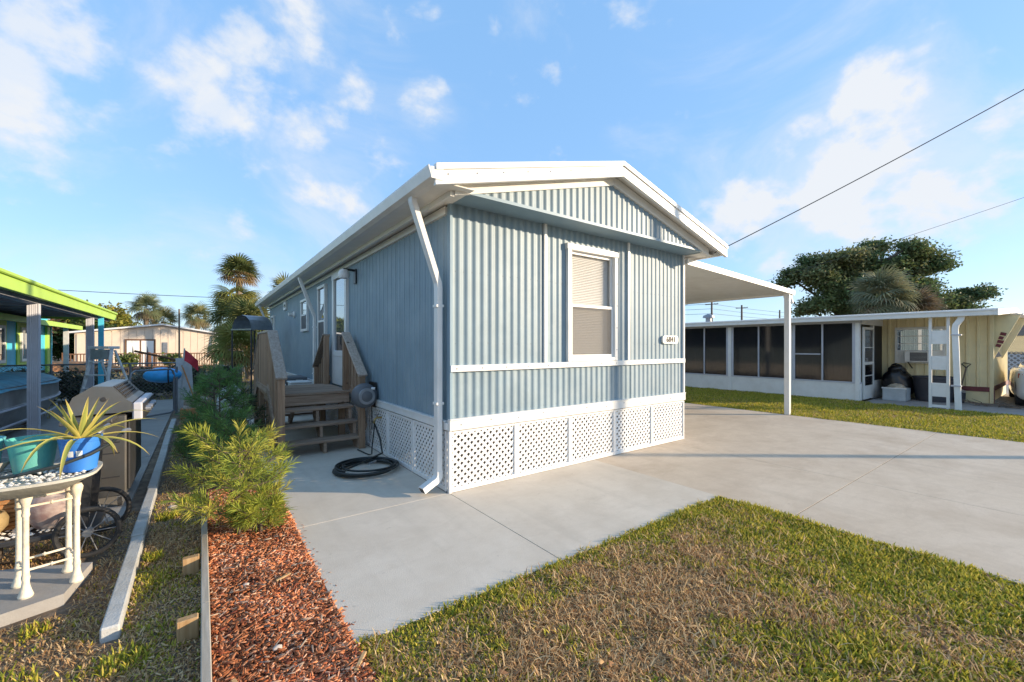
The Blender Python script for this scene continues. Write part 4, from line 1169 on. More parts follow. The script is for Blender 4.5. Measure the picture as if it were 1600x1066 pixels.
tb_(-3.60, 11.4, 2.09, -3.52, 21.7, 2.225, 'fascia', 'lime_paint')
MB().prism([(-4.3, 2.28), (-3.6, 2.10), (-3.6, 2.08), (-4.3, 2.2)], 'Y', 11.5, 21.6).build('porch_soffit', 'canopy_under', th_)
for y in (12.6, 17.5, 20.85): tb_(-3.86, y, -.03, -3.74, y + .12, 2.15, 'porch_post', 'weathered_board')
for a, b in ((15.7, 17.1), (18.35, 19.5), (13.0, 14.4)):
    w = tb_(-4.315, a - .22, .95, -4.27, b + .22, 2.28, 'window', 'lime_paint')
    for q in ((a, 1.05, a + .08, 2.05), (b - .08, 1.05, b, 2.05), (a + .08, 1.05, b - .08, 1.13), (a + .08, 1.97, b - .08, 2.05), ((a + b) / 2 - .04, 1.13, (a + b) / 2 + .04, 1.97)):
        MB().box(-4.27, q[0], q[1], -4.23, q[2], q[3]).build('frame', 'white_plastic', w)
    MB().box(-4.268, a + .08, 1.13, -4.258, b - .08, 1.97).build('pane', 'window_glass', w)

# boat under the carport
bt = thing('aluminium_boat', 'aluminium boat under a blue tarp beneath the lime carport', 'boat', (-3.0, 10.5, 0))
s = MB(); st = []
ys = np.linspace(6.4, 13.6, 15)
for y in ys:
    t = (y - 6.4) / 7.2
    hw = .82 * (1 - max(0, (t - .72) / .28) ** 2 * .30) ; zb = .16 + .20 * max(0, (t - .7) / .3) ** 2
    zt = .92 - .10 * t
    sec = [(-hw, zt), (-hw * .985, zt - .03), (-hw * .99, zt - .30), (-hw * 1.0, zt - .31), (-hw * .96, zt - .36), (-hw * .84, zb + .06), (-hw * .80, zb), (0, zb - .04), (hw * .80, zb), (hw * .84, zb + .06), (hw * .96, zt - .36), (hw, zt - .31), (hw * .99, zt - .30), (hw * .985, zt - .03), (hw, zt)]
    st.append([(-3.16 + a, y, z) for a, z in sec])
n = 15
for sec in st: s.v += sec
s.f = [(i * n + k, i * n + k + 1, (i + 1) * n + k + 1, (i + 1) * n + k) for i in range(len(st) - 1) for k in range(n - 1)] + [tuple(range(n)), tuple((len(st) - 1) * n + k for k in range(n))]
s.build('hull', 'alu_hull', bt, smooth=True, ang=25)
for dz in (-.335, -.60):
    MB().tube([(-3.16 + .825 * (1 - max(0, ((y - 6.4) / 7.2 - .72) / .28) ** 2 * .30) * (1 if dz > -.5 else .93), y, .92 - .10 * (y - 6.4) / 7.2 + dz) for y in ys], .018, 6).build('rub_rail', 'alu_post', bt)
s = MB()
for i, y in enumerate(ys):
    t = i / 14
    for k in range(9):
        a = -1 + 2 * k / 8
        hw = .86 * (1 - max(0, (t - .72) / .28) ** 2 * .30)
        z = .93 - .10 * t + .26 * (1 - abs(a) ** 1.5) * (1 - .55 * t) + .012 * math.sin(i * 2.1 + k * 1.7) - (.06 if k in (0, 8) else 0)
        s.v.append((-3.16 + a * hw, y, z))
s.f = [(i * 9 + k, i * 9 + k + 1, (i + 1) * 9 + k + 1, (i + 1) * 9 + k) for i in range(14) for k in range(8)]
s.build('tarp', 'blue_tarp', bt, smooth=True)
MB().box(-3.7, 7.4, .05, -2.6, 7.5, .16).build('bunk', 'pole_wood', bt); MB().box(-3.7, 11.6, .05, -2.6, 11.7, .20).build('bunk', 'pole_wood', bt)
for x in (-3.75, -2.55):
    MB().lathe([(.16, -.09), (.27, -.08), (.27, .08), (.16, .09)], (x, 9.4, .255), 18, 'X').build('trailer_wheel', 'rubber', bt)
MB().box(-3.8, 9.36, .2, -2.5, 9.44, .27).build('axle', 'steel_dull', bt)
for x in (-3.6, -2.72): MB().box(x - .03, 6.8, .0, x + .03, 12.4, .06).build('trailer_rail', 'steel_dull', bt)
MB().tube([(-3.5, 8.0, 1.06), (-3.3, 9.2, 1.26), (-3.2, 10.4, 1.72)], .025, 6).build('tiller', 'black_metal', bt)
MB().box(-3.75, 7.5, 1.0, -3.35, 8.3, 1.42, c=.06).build('motor_cowl', 'black_metal', bt)

# step ladder
ld = thing('step_ladder', 'old aluminium step ladder standing by the carport post', 'ladder', (-1.85, 13.1, 0), R(-36), None, True)
for sx in (-1, 1):
    MB().bar((sx * .29, -.14, 0), (sx * .2, .16, 1.48), .065, .026, (1, 0, 0)).build('rail', 'alu_ladder', ld)
    MB().bar((sx * .25, .80, 0), (sx * .19, .24, 1.42), .035, .03, (1, 0, 0)).build('rear_leg', 'alu_ladder', ld)
for k in range(4):
    z = .30 + k * .29; t = z / 1.48
    MB().box(-.29 + .09 * t, -.14 + .30 * t - .05, z - .012, .29 - .09 * t, -.14 + .30 * t + .05, z + .012).build('step', 'alu_ladder', ld)
MB().box(-.23, .05, 1.45, .23, .32, 1.51, c=.006).build('top_cap', 'alu_ladder', ld)
MB().box(-.19, .075, 1.22, .19, .13, 1.44).build('paint_tray', 'steel_dull', ld)
for z in (.5, 1.0): MB().bar((-.23, .8 - .39 * z, z), (.23, .8 - .39 * z, z), .02, .02).build('rear_brace', 'alu_ladder', ld)
ld.location = (-1.86, 12.7, -.012)

# grill
gr = thing('gas_grill', 'stainless gas grill with hood standing on the side path behind the pots', 'grill', (-.85, 5.9, 0))
GX0, GX1, GY0, GY1 = -.95, -.575, 5.34, 6.36
MB().box(GX0, GY0, .10, GX1, GY1, .86, c=.012).build('cabinet', 'stainless', gr)
MB().box(GX1 + .001, GY0 + .05, .14, GX1 + .02, GY1 - .05, .82, c=.006).build('cabinet_door', 'grill_black', gr)
for z in (.60, .50, .28):
    for x in (GX0 + .04, GX0 + .21): MB().box(x, GY0 - .004, z, x + .12, GY0 + .001, z + .012).build('louvre', 'grill_black', gr)
hood = [(GX0 - .01, .88), (GX1 + .04, .88), (GX1 + .04, .97), (GX1 - .0, 1.0), (GX1 - .10, 1.125), (GX0 + .15, 1.135), (GX0 + .02, 1.04), (GX0 - .01, .96)]
hd = MB().prism(hood, 'Y', GY0 - .012, GY1 + .012).build('hood', 'stainless', gr)
MB().lathe([(.0, -.006), (.02, -.005), (.022, 0)], (GX0 + .22, GY0 - .012, 1.01), 12, 'Y').build('hinge_cap', 'grill_black', hd)
for k in range(5):
    t = (k + .5) / 5
    MB().bar((GX1 - .10 * t, GY0 + .04, 1.004 + .125 * t), (GX1 - .10 * t, GY1 - .04, 1.004 + .125 * t), .012, .016, (.73, 0, .68)).build('grate_bar', 'grill_black', hd)
for k in range(9):
    y = GY0 + .06 + k * .095
    MB().bar((GX1 - .008, y, 1.014), (GX1 - .092, y, 1.12), .012, .012, (.73, 0, .68)).build('grate_bar', 'grill_black', hd)
MB().box(GX1 + .042, GY0 - .01, .80, GX1 + .115, GY1 + .01, .965, c=.012).build('control_panel', 'alu_post', gr)
MB().box(GX1 + .116, GY0 + .02, .81, GX1 + .128, GY1 - .02, .955).build('panel_face', 'grill_black', gr)
for k in range(4): MB().lathe([(.0, .04), (.026, .038), (.03, 0)][::-1], (GX1 + .128, GY0 + .16 + k * .18, .885), 12, 'X').build('knob', 'steel_dull', gr)
for x in (GX0 + .05, GX1 - .05):
    for y in (GY0 + .06, GY1 - .06): MB().lathe([(.0, -.016), (.045, -.014), (.045, .014), (.0, .016)], (x, y, .036), 12, 'X').build('castor', 'rubber', gr)
for x in (GX0 + .05, GX1 - .05):
    for y in (GY0 + .06, GY1 - .06): MB().box(x - .02, y - .012, .04, x + .02, y + .012, .105).build('castor_fork', 'steel_dull', gr)
MB().box(GX0 - .01, GY0 - .30, .83, GX1 - .06, GY0 - .016, .865, c=.006).build('side_shelf', 'stainless', gr)

# two wheeled cart with flat bed and handle
ct = thing('flatbed_cart', 'black two wheeled cart with long handle and pebble covered bed behind the table', 'cart', (-.9, 4.5, 0))
MB().box(-2.0, 4.28, .15, -.62, 4.72, .185, c=.006).build('bed', 'grill_black', ct)
s = MB(); rr = random.Random(3)
for k in range(420):
    x, y = rr.uniform(-1.95, -.70), rr.uniform(4.31, 4.69); r_ = rr.uniform(.010, .02)
    s.lathe([(.0, -r_ * .6), (r_, 0), (.0, r_ * .6)], (x, y, .186 + r_ * .5), 6)
o = s.build('pebbles', 'pebble_white', ct); o['kind'] = 'stuff'
for y in (4.24, 4.76):
    w = MB().tube([(-.66 + .165 * math.cos(2 * math.pi * k / 28), y, .165 + .165 * math.sin(2 * math.pi * k / 28)) for k in range(28)], .018, 8, True).build('wheel', 'rubber', ct, smooth=True)
    MB().lathe([(.0, -.03), (.028, -.03), (.028, .03), (.0, .03)], (-.66, y, .165), 12, 'Y').build('hub', 'steel_dull', w)
    sp = MB()
    for k in range(10):
        a = 2 * math.pi * k / 10; sp.tube([(-.66 + .02 * math.cos(a), y, .165 + .02 * math.sin(a)), (-.66 + .155 * math.cos(a), y, .165 + .155 * math.sin(a))], .0035, 5)
    sp.build('spokes', 'steel_dull', w)
MB().tube([(-.66, 4.22, .165), (-.66, 4.78, .165)], .012, 8).build('axle', 'steel_dull', ct)
for y in (4.33, 4.67):
    MB().bar((-.70, y, .16), (-.66, y, .78), .045, .03, (0, 1, 0)).build('upright', 'grill_black', ct)
MB().tube([(-.66, 4.33, .76), (-.64, 4.34, .83), (-.60, 4.42, .88), (-.60, 4.58, .88), (-.64, 4.66, .83), (-.66, 4.67, .76)], .014, 8).build('handle', 'steel_dull', ct, smooth=True)
MB().bar((-1.95, 4.5, .03), (-1.95, 4.5, .16), .04, .3, (0, 1, 0)).build('front_stand', 'grill_black', ct)
for x in (-1.5, -1.2): MB().box(x, 4.4, .0, x + .05, 4.6, .15).build('prop_block', 'pole_wood', ct)

# cream iron stand with a tray top
tl = thing('iron_plant_stand', 'cream cast iron stand with pebble filled tray carrying the pots', 'plant stand', (-.8, 3.8, .035))
legs = [(-.83, 3.66), (-.90, 3.85), (-.63, 3.72), (-.70, 3.92)]
for x, y in legs:
    MB().lathe([(.0, .035), (.030, .035), (.034, .045), (.026, .07), (.019, .10), (.016, .13), (.020, .15), (.016, .17), (.0145, .35), (.0145, .50), (.019, .515), (.016, .53), (.018, .57), (.028, .605), (.030, .625), (.022, .645), (.0, .648)], (x, y, 0), 12).build('leg', 'iron_cream', tl, smooth=True)
for a, b in ((0, 2), (1, 3), (0, 1), (2, 3)):
    for z in (.19, .56):
        (xa, ya), (xb, yb) = legs[a], legs[b]
        MB().tube([(xa, ya, z), ((xa + xb) / 2, (ya + yb) / 2, z), (xb, yb, z)], .007, 6).build('stretcher', 'iron_cream', tl)
        MB().lathe([(.0, -.014), (.013, 0), (.0, .014)], ((xa + xb) / 2, (ya + yb) / 2, z), 8).build('boss', 'iron_cream', tl)
s = MB(); n = 40
def oval(rx, ry, z): return [(-.95 + rx * math.cos(2 * math.pi * k / n) * (1 if 1 else 0), 3.79 + ry * math.sin(2 * math.pi * k / n), z) for k in range(n)]
def sq(rx, ry, z, e=.55):
    o = []
    for k in range(n):
        c_, s_ = math.cos(2 * math.pi * k / n), math.sin(2 * math.pi * k / n)
        o.append((-.965 + rx * math.copysign(abs(c_) ** e, c_), 3.70 + ry * math.copysign(abs(s_) ** e, s_), z))
    return o
for ring in (sq(.32, .17, .648), sq(.43, .26, .715), sq(.445, .275, .722), sq(.445, .275, .738), sq(.425, .255, .738), sq(.40, .235, .715)): s.v += ring
s.f = [(i * n + k, i * n + (k + 1) % n, (i + 1) * n + (k + 1) % n, (i + 1) * n + k) for i in range(5) for k in range(n)] + [tuple(range(n)), tuple(5 * n + k for k in range(n))]
s.build('tray', 'tray_grey', tl, smooth=True)
s = MB()
for k in range(650):
    a = rr.uniform(0, 6.3); q = math.sqrt(rr.random()); r_ = rr.uniform(.008, .014)
    s.lathe([(.0, -r_ * .6), (r_, 0), (.0, r_ * .6)], (-.965 + .41 * q * math.cos(a) * 1.05, 3.70 + .25 * q * math.sin(a) * 1.05, .722 + rr.uniform(0, .016)), 5)
o = s.build('pebbles', 'pebble_white', tl); o['kind'] = 'stuff'
POT = lambda r0, r1, h: [(.0, 0), (r0, 0), (r1 * .97, h * .86), (r1 * 1.0, h * .87), (r1 * 1.04, h), (r1 * .97, h), (r1 * .90, h * .86), (.0, h * .82)]
pb = thing('blue_pot', 'bright blue plastic pot with two stickers holding the spiky plant', 'pot', (-.61, 3.70, .735))
MB().lathe([(r, z + .735) for r, z in POT(.075, .098, .205)], (-.61, 3.70, 0), 28).build('pot', 'pot_blue', pb, smooth=True)
for a0 in (-2.05, -1.62):
    s = MB()
    for z in (.83, .865):
        for k in range(4):
            a = a0 + k * .1; r = .076 + (z - .735) * .1137 + .0015; s.v.append((-.61 + r * math.cos(a), 3.70 + r * math.sin(a), z))
    s.f = [(k, k + 1, k + 5, k + 4) for k in range(3)]
    s.build('sticker', 'paper', pb)
pt = thing('teal_pot', 'empty teal green plastic pot in the middle of the tray', 'pot', (-.835, 3.82, .735))
MB().lathe([(r, z + .735) for r, z in POT(.082, .110, .205)], (-.835, 3.82, 0), 28).build('pot', 'pot_teal', pt, smooth=True)
pc = thing('cyan_pot', 'pale cyan pot in a grey saucer cut by the left edge', 'pot', (-1.06, 3.86, .735))
MB().lathe([(r, z + .735) for r, z in ((.0, 0), (.07, 0), (.125, .075), (.118, .075), (.066, .01), (.0, .01))], (-1.05, 3.86, 0), 24).build('saucer', 'pot_bowl', pc, smooth=True)
MB().lathe([(r, z + .75) for r, z in POT(.075, .10, .20)], (-1.06, 3.86, 0), 24).build('pot', 'pot_cyan', pc, smooth=True)
ax_ = thing('trailing_hose', 'dark hose lying across the pots on the tray', 'hose', (-.8, 3.6, .76))
MB().tube([(-1.35, 3.60, .765), (-1.05, 3.54, .77), (-.84, 3.535, .775), (-.68, 3.55, .80), (-.55, 3.60, .84), (-.47, 3.68, .88), (-.43, 3.78, .92)], .010, 8).build('pipe', 'hose_black', ax_, smooth=True)
MB().tube([(-.43, 3.78, .92), (-.42, 3.81, .935), (-.40, 3.85, .93)], .014, 8).build('nozzle', 'steel_dull', ax_)
# vessels on the cart bed
cp_ = thing('ceramic_jar', 'round mottled ceramic jar on the cart behind the cream legs', 'jar', (-.86, 4.5, .186))
MB().lathe([(.0, .20), (.11, .20), (.155, .27), (.168, .34), (.15, .42), (.115, .475), (.12, .49), (.105, .488), (.13, .42), (.0, .25)], (-.86, 4.48, 0), 28).build('jar', 'ceramic_swirl', cp_, smooth=True)
gp = thing('gold_bowl', 'round gold coloured pot at the left end of the cart', 'pot', (-1.20, 4.42, .186))
MB().lathe([(.0, .20), (.07, .20), (.115, .26), (.12, .31), (.10, .355), (.09, .355), (.105, .30), (.0, .22)], (-1.20, 4.42, 0), 24).build('pot', 'gold_pot', gp, smooth=True)
wk = thing('wicker_basket', 'brown wicker basket between the gold pot and ceramic jar', 'basket', (-1.14, 4.6, .186))
s = MB()
for k in range(8):
    z = .205 + k * .032; r = .15 + .006 * k
    s.tube([(-1.13 + r * 1.2 * math.cos(2 * math.pi * j / 24), 4.62 + r * .6 * math.sin(2 * math.pi * j / 24), z) for j in range(24)], .018, 6, True)
s.build('weave', 'wicker', wk, smooth=True)
MB().lathe([(.0, .2), (.14, .2), (.16, .42), (.0, .40)], (-1.13, 4.62, 0), 20, 'Z', 1.2, .58).build('lining', 'wicker', wk)

# ---------------------------------------------------------------- back fence, gate, odds and ends
fe = thing('chain_link_fence', 'low grey chain link fence across the end of the side path', 'fence', (-1.5, 15.3, 0))
FY = 15.6
for x in (-4.6, -3.1, -1.6, -.30): MB().tube([(x, FY, -.03), (x, FY, 1.04)], .026, 8).build('post', 'fence_grey', fe)
MB().tube([(-4.6, FY, 1.02), (-.30, FY, 1.02)], .02, 8).build('top_rail', 'fence_grey', fe)
lm = lattice_mesh(4.3, 1.0, .07, .005, .004); lm.v = [(-4.6 + x, FY - .004 + y, .01 + z) for x, y, z in lm.v]
o = lm.build('wire_mesh', 'fence_grey', fe); o['kind'] = 'stuff'
gt = thing('pipe_gate', 'open bent pipe gate standing across the side path', 'gate', (-.7, 11.6, 0))
gp0, gp1 = Vector((-.50, 11.9, 0)), Vector((-1.15, 11.15, 0))
def gpt(t, z): v = gp0.lerp(gp1, t); return (v.x, v.y, z)
MB().tube([gpt(0, .10), gpt(.0, .85), gpt(.03, .95), gpt(.1, 1.0), gpt(.9, 1.0), gpt(.97, .95), gpt(1, .85), gpt(1, .2), gpt(.97, .1), gpt(.9, .05), gpt(.1, .05), gpt(0, .10)], .021, 8).build('pipe_frame', 'fence_grey', gt, smooth=True)
MB().tube([gpt(-.06, -.02), gpt(-.06, 1.05)], .024, 8).build('hinge_post', 'fence_grey', gt)
fl = thing('blue_float', 'bright blue plastic float tied to the gate post', 'float', (-.72, 11.9, .85))
blob((-.70, 12.05, .86), .34, .20, .165, 21, 20, 14, .03).build('drum', 'blue_plastic', fl, smooth=True)
MB().tube([(-.60 + .0 * k, 12.05 + .215 * math.cos(k / 16 * 2 * math.pi), .86 + .18 * math.sin(k / 16 * 2 * math.pi)) for k in range(16)], .012, 6, True).build('strap', 'rubber', fl)
bd = thing('leaning_board', 'pale weathered board leaning at the gate post', 'board', (-.28, 12.6, 0))
MB().bar((-.30, 12.6, -.03), (-.36, 12.75, 1.22), .30, .03, (0, 1, 0)).build('plank', 'weathered_board', bd)
fg = thing('flag_pole', 'leaning pole with a small red flag by the gate', 'flag', (-.40, 12.4, 0))
MB().tube([(-.42, 12.5, -.03), (-.33, 12.4, 1.45)], .014, 6).build('pole', 'weathered_board', fg)
s = MB()
for i in range(6):
    for k in range(4):
        s.v.append((-.335 + i * .052, 12.4 + .03 * math.sin(i * 1.3 + k), 1.42 - k * .085 - i * .05 + .015 * math.sin(k * 2 + i)))
s.f = [(i * 4 + k, i * 4 + k + 1, (i + 1) * 4 + k + 1, (i + 1) * 4 + k) for i in range(5) for k in range(3)]
s.build('flag', 'flag_red', fg, smooth=True)
rk = thing('leaning_rake', 'rake with orange wooden handle leaning against the pale board', 'rake', (-.1, 12.2, 0))
MB().tube([(-.05, 12.0, -.02), (-.38, 12.45, 1.05)], .016, 6).build('handle', 'terracotta', rk)
MB().bar((-.13, 12.0, -.015), (.05, 12.03, -.015), .03, .04).build('head', 'black_metal', rk)
dv = thing('post_with_arm', 'thin dark mast with slanted arm behind the fence', 'mast', (-.5, 15.9, 0))
MB().tube([(-.55, 15.9, -.03), (-.55, 15.9, 2.6)], .022, 6).build('mast', 'pole_wood', dv)
MB().tube([(-.55, 15.9, 1.08), (-1.55, 15.95, 1.36)], .03, 6).build('arm', 'rail_brown', dv)
MB().tube([(-.55, 15.9, .85), (-.75, 15.92, 1.14)], .025, 6).build('arm_brace', 'rail_brown', dv)
pl_ = thing('clay_planter', 'terracotta trough heaped with pale stones beside the path', 'planter', (-.15, 11.4, 0))
MB().box(-.38, 11.25, GZ, .06, 11.55, .17, c=.015).build('trough', 'terracotta', pl_)
rr = random.Random(8)
for k in range(9):
    blob((-.30 + .28 * rr.random() + .04, 11.28 + .22 * rr.random(), .19 + .05 * (k % 4)), .085, .08, .07, k, 10, 7, .15).build('stone', 'stone_pale', pl_, smooth=True)
wb = thing('white_sack', 'crumpled white plastic sack heaped beside the landing', 'sack', (.42, 8.9, 0))
blob((.42, 8.9, .38), .24, .30, .42, 31, 18, 12, .16, flat=GZ).build('sack', 'white_bag', wb, smooth=True)

# far cream house with deck
fh = thing('far_cream_house', 'long cream panelled house with sliding door beyond the back fence', 'house', (-2, 38, 0))
FHY = 36
def fb(x0, y0, z0, x1, y1, z1, name, m, p=None): return MB().box(x0, y0, z0, x1, y1, z1).build(name, m, p or fh)
MB().prism([(-6.2, -.04), (.95, -.04), (.95, 2.32), (-2.1, 2.86), (-6.2, 2.30)], 'Y', FHY + .05, 46).build('body', 'far_siding', fh)
for i in range(18):
    x = -6.1 + i * .39
    zt = 2.86 - (x + 2.1) * .177 if x > -2.1 else 2.86 + (x + 2.1) * .136
    fb(x, FHY, -.04, x + .375, FHY + .05, zt - .06 - .03, 'wall_panel', 'far_siding')
MB().prism([(-6.5, 2.26), (-2.1, 2.88), (1.25, 2.28), (1.25, 2.38), (-2.1, 2.98), (-6.5, 2.36)], 'Y', FHY - .25, 46.2).build('roof', 'roof_white', fh)
w = fb(-3.95, FHY - .05, .15, -2.45, FHY - .005, 1.95, 'sliding_door', 'rail_brown')
for a, b in ((-3.85, -3.24), (-3.16, -2.55)): MB().box(a, FHY - .07, .2, b, FHY - .052, 1.85).build('pane', 'blind_white', w)
for x in (-3.56, -2.86): MB().prism([(x, 1.5), (x + .14, .2), (x - .08, .2)], 'Y', FHY - .085, FHY - .075).build('curtain_gap', 'bin_grey', w)
fb(-2.1, FHY - .05, .6, -1.85, FHY - .005, 1.75, 'shutter', 'steel_dull')
MB().bar((.9, FHY - .3, 2.3), (.72, FHY - .3, .9), .1, .08).build('downspout', 'white_metal', fh)
fd = thing('far_deck', 'brown railed timber deck along the far cream house', 'deck', (-2.5, 33.5, 0))
FDY = 33.2
MB().box(-6.2, FDY, .02, 1.1, FHY - .09, .18).build('platform', 'rail_brown', fd)
MB().box(-6.2, FDY + .05, -.04, 1.1, FDY + .15, .02).build('skirt', 'grill_black', fd)
MB().box(-6.2, FDY, 1.02, 1.1, FDY + .12, 1.08).build('rail', 'rail_brown', fd)
MB().box(-6.2, FDY + .02, .26, 1.1, FDY + .06, .31).build('lower_rail', 'rail_brown', fd)
bm_ = MB().box(0, 0, 0, .045, .045, .71).mesh('baluster', 'rail_brown')
for i in range(56): piece('baluster', bm_, fd, (-6.15 + i * .13, FDY + .02, .31))
for x in (-6.2, -4.4, -2.6, -.8, 1.0): MB().box(x, FDY - .03, -.04, x + .1, FDY + .07, 1.14).build('post', 'rail_brown', fd)
oc = thing('orange_canoe', 'long orange brown boat hull lying low behind the carport', 'boat', (-5, 27, 0))
s = MB()
for i in range(13):
    t = -1 + i / 6; w_ = .45 * (1 - t * t) ** .5 + .02
    for k in range(9):
        a = math.pi * k / 8; s.v.append((-5.6 + 2.6 * t, 27.3 - w_ * math.cos(a), .62 + .10 * t * t - .0 + .45 * (1 - abs(t) ** 3) * math.sin(a) - .25))
s.f = [(i * 9 + k, i * 9 + k + 1, (i + 1) * 9 + k + 1, (i + 1) * 9 + k) for i in range(12) for k in range(8)]
s.build('hull', 'terracotta', oc, smooth=True)
for x in (-7.0, -4.2): MB().box(x, 26.9, GZ, x + .15, 27.7, .42).build('trestle', 'pole_wood', oc)

# ---------------------------------------------------------------- poles and wires
def upole(x, y, h, label, r=.14, arm=True, group=None):
    p = thing('utility_pole', label, 'utility pole', (x, y, 0), 0, group)
    MB().tube([(x, y, GZ - .1), (x, y, h)], [r, r * .7], 10).build('shaft', 'pole_wood', p, smooth=True)
    if arm:
        MB().box(x - .06, y - 1.1, h - .6, x + .06, y + 1.1, h - .48).build('cross_arm', 'pole_wood', p)
        for k in (-1, -.45, .45, 1): MB().lathe([(.04, h - .48), (.05, h - .40), (.02, h - .34)], (x, y + k, 0), 8).build('insulator', 'weathered_board', p)
    return p
upole(14.10, -3.55, 9.6, 'tall timber service pole whose shadow crosses the driveway', .095)
upole(68.2, 36.7, 9.0, 'distant utility pole with crossarm seen left under the carport roof', .2)
upole(82.6, 38.6, 9.3, 'second distant utility pole, nearest the roof vent', .22)
upole(99.4, 38.6, 9.2, 'farthest thin utility pole beside the carport post', .2, False)
def wire(p0, p1, sag, r, name, label, n=24):
    p0, p1 = Vector(p0), Vector(p1)
    pts = [tuple(p0.lerp(p1, k / n) - Vector((0, 0, sag * 4 * (k / n) * (1 - k / n)))) for k in range(n + 1)]
    return tag(MB().tube(pts, r, 6).build(name, 'wire_black', org=tuple(p0)), label, 'wire')
wire((6.5, 3.45, 2.97), (14.10, -3.55, 8.85), .18, .007, 'service_wire', 'black service wire climbing from the gable corner to upper right')
wire((25.5, 16.0, 4.1), (45.0, -6.3, 14.0), .35, .010, 'overhead_wire', 'thin grey wire slanting up across the top of the large evergreen')
wire((-40, 62, 8.0), (12, 58, 7.3), .6, .03, 'power_line', 'thin power line crossing the sky left of the tall palm')
for i, z in enumerate((8.5, 7.7, 6.9)):
    tag(MB().tube([(60, 60, z), (68.2, 36.7, z), (82.6, 38.6, z + .2), (99.4, 38.6, z + .2), (160, 30, z + 1)], .03, 5).build('power_line', 'wire_black', org=(68.2, 36.7, z)),
        ['topmost', 'middle', 'lowest'][i] + ' of the thin lines strung on the distant poles', 'wire')
# ---------------------------------------------------------------- trees and shrubs
def jit(c, n, v=.25, hue=.06):
    c = np.asarray(c)[None, :] * (1 + v * (rng.random((n, 1)) - .5) * 2)
    return np.clip(c * (1 + hue * (rng.random((n, 3)) - .5) * 2), .004, 1)
def leaf_quads(cent, size, tint, name, flat=.0, asp=.5):
    """one small lozenge leaf at each centre, random attitude; flat > 0 turns leaves towards level"""
    n = len(cent)
    a = rng.normal(size=(n, 3)); a[:, 2] *= (1 - flat); a /= np.linalg.norm(a, axis=1)[:, None]
    b = rng.normal(size=(n, 3)); b[:, 2] *= (1 - flat); b -= a * (a * b).sum(1)[:, None]; b /= np.linalg.norm(b, axis=1)[:, None]
    sz = size * (.6 + .8 * rng.random((n, 1)))
    v = np.stack([cent - a * sz, cent + b * sz * asp, cent + a * sz, cent - b * sz * asp], 1).reshape(-1, 3)
    f = np.arange(4 * n)
    return tint_mesh(name, v, f, 4, np.repeat(tint, 4, 0), 'leaf')
def clump_points(c, r, n, sub=10, spread=.33):
    c = np.asarray(c, float); r = np.asarray(r, float)
    d = rng.normal(size=(sub, 3)); d /= np.linalg.norm(d, axis=1)[:, None]
    cen = d * (rng.random((sub, 1)) ** .45) * .85
    p = cen[rng.integers(0, sub, n)] + rng.normal(size=(n, 3)) * spread
    return c + p * r
def tree(name, label, cat, base, h, trunk_r, clumps, cols, dens, leaf, flat=.2, group=None, bark='bark', seed=0, lim=True):
    rr = random.Random(seed)
    t = thing(name, label, cat, base, 0, group, True)
    s = MB(); s.tube([(0, 0, -.1), (.04 * h * .2, .02, h * .3), (.0, .03, h * .6), (.02, 0, h)], [trunk_r * 1.25, trunk_r, trunk_r * .75, trunk_r * .3], 9)
    tk = s.build('trunk', bark, t, smooth=True)
    if lim:
        s = MB()
        for c, r in clumps:
            z0 = min(h * .95, max(h * .25, c[2] - .35 * math.hypot(c[0], c[1]) - .2))
            m = (c[0] * .5 + rr.uniform(-.2, .2), c[1] * .5 + rr.uniform(-.2, .2), z0 + (c[2] - z0) * .35)
            s.tube([(0, 0, z0), m, (c[0] * .9, c[1] * .9, c[2]), (c[0] + r[0] * .4, c[1] + r[1] * .2, c[2] + .1 * r[2])], [trunk_r * .5, trunk_r * .34, trunk_r * .18, .01], 6)
        s.build('limbs', bark, t, smooth=True)
    P, C = [], []
    for i, (c, r) in enumerate(clumps):
        n = int(dens * (r[0] * r[2] + r[0] * r[1] + r[1] * r[2]) / 3)
        p = clump_points(c, r, n, 7 + int(n / 250))
        P.append(p); k = cols[rr.randrange(len(cols))] if not isinstance(cols, dict) else cols[i]
        C.append(jit(k, n, .35, .12))
    me = leaf_quads(np.concatenate(P), leaf, np.concatenate(C), 'crown', flat)
    o = link('crown', me, t)
    return t
RV = Vector((.806, -.592, 0)); FV = Vector((.592, .806, 0))
def spreading(cl, depth_f, seed):
    rr = random.Random(seed); out = []
    for s_, z, rx, rz_ in cl:
        dpt = rr.uniform(-1, 1) * depth_f
        out.append(((s_ * RV.x + dpt * FV.x, s_ * RV.y + dpt * FV.y, z), (rx * .95, rx * .95, rz_ * 1.35)))
    return out
CEDAR = [(2.0, 10.13, 1.2, .43), (1.2, 9.64, 1.33, .32), (3.06, 9.53, 1.2, .45), (-2.66, 8.71, 1.6, .43), (-.53, 8.76, 1.86, .4), (-3.86, 8.54, 1.06, .47), (-5.59, 7.64, 1.13, .32), (-4.52, 7.27, 1.6, .53),
         (-5.98, 6.85, .8, .29), (-2.26, 7.64, 2.0, .6), (0, 7.94, 1.6, .53), (-3.32, 6.54, 1.46, .6), (4.79, 8.76, 1.73, .45), (5.98, 8.14, 1.06, .48), (3.99, 8.14, 1.6, .53), (6.52, 7.96, .53, .21),
         (3.32, 7.27, 1.73, .6), (4.66, 6.54, 1.13, .53), (1.86, 8.14, 1.46, .47), (-3.99, 4.88, 1.6, .53), (-2.0, 5.54, 1.6, .73), (3.99, 5.74, 1.2, .8), (5.32, 5.08, 1.33, .6), (-5.05, 4.48, .8, .33), (.5, 6.6, 2.2, .9), (1.5, 5.2, 2.4, .9), (-1.2, 6.6, 1.8, .7), (2.6, 6.2, 1.8, .8), (.2, 4.4, 2.6, .8)]
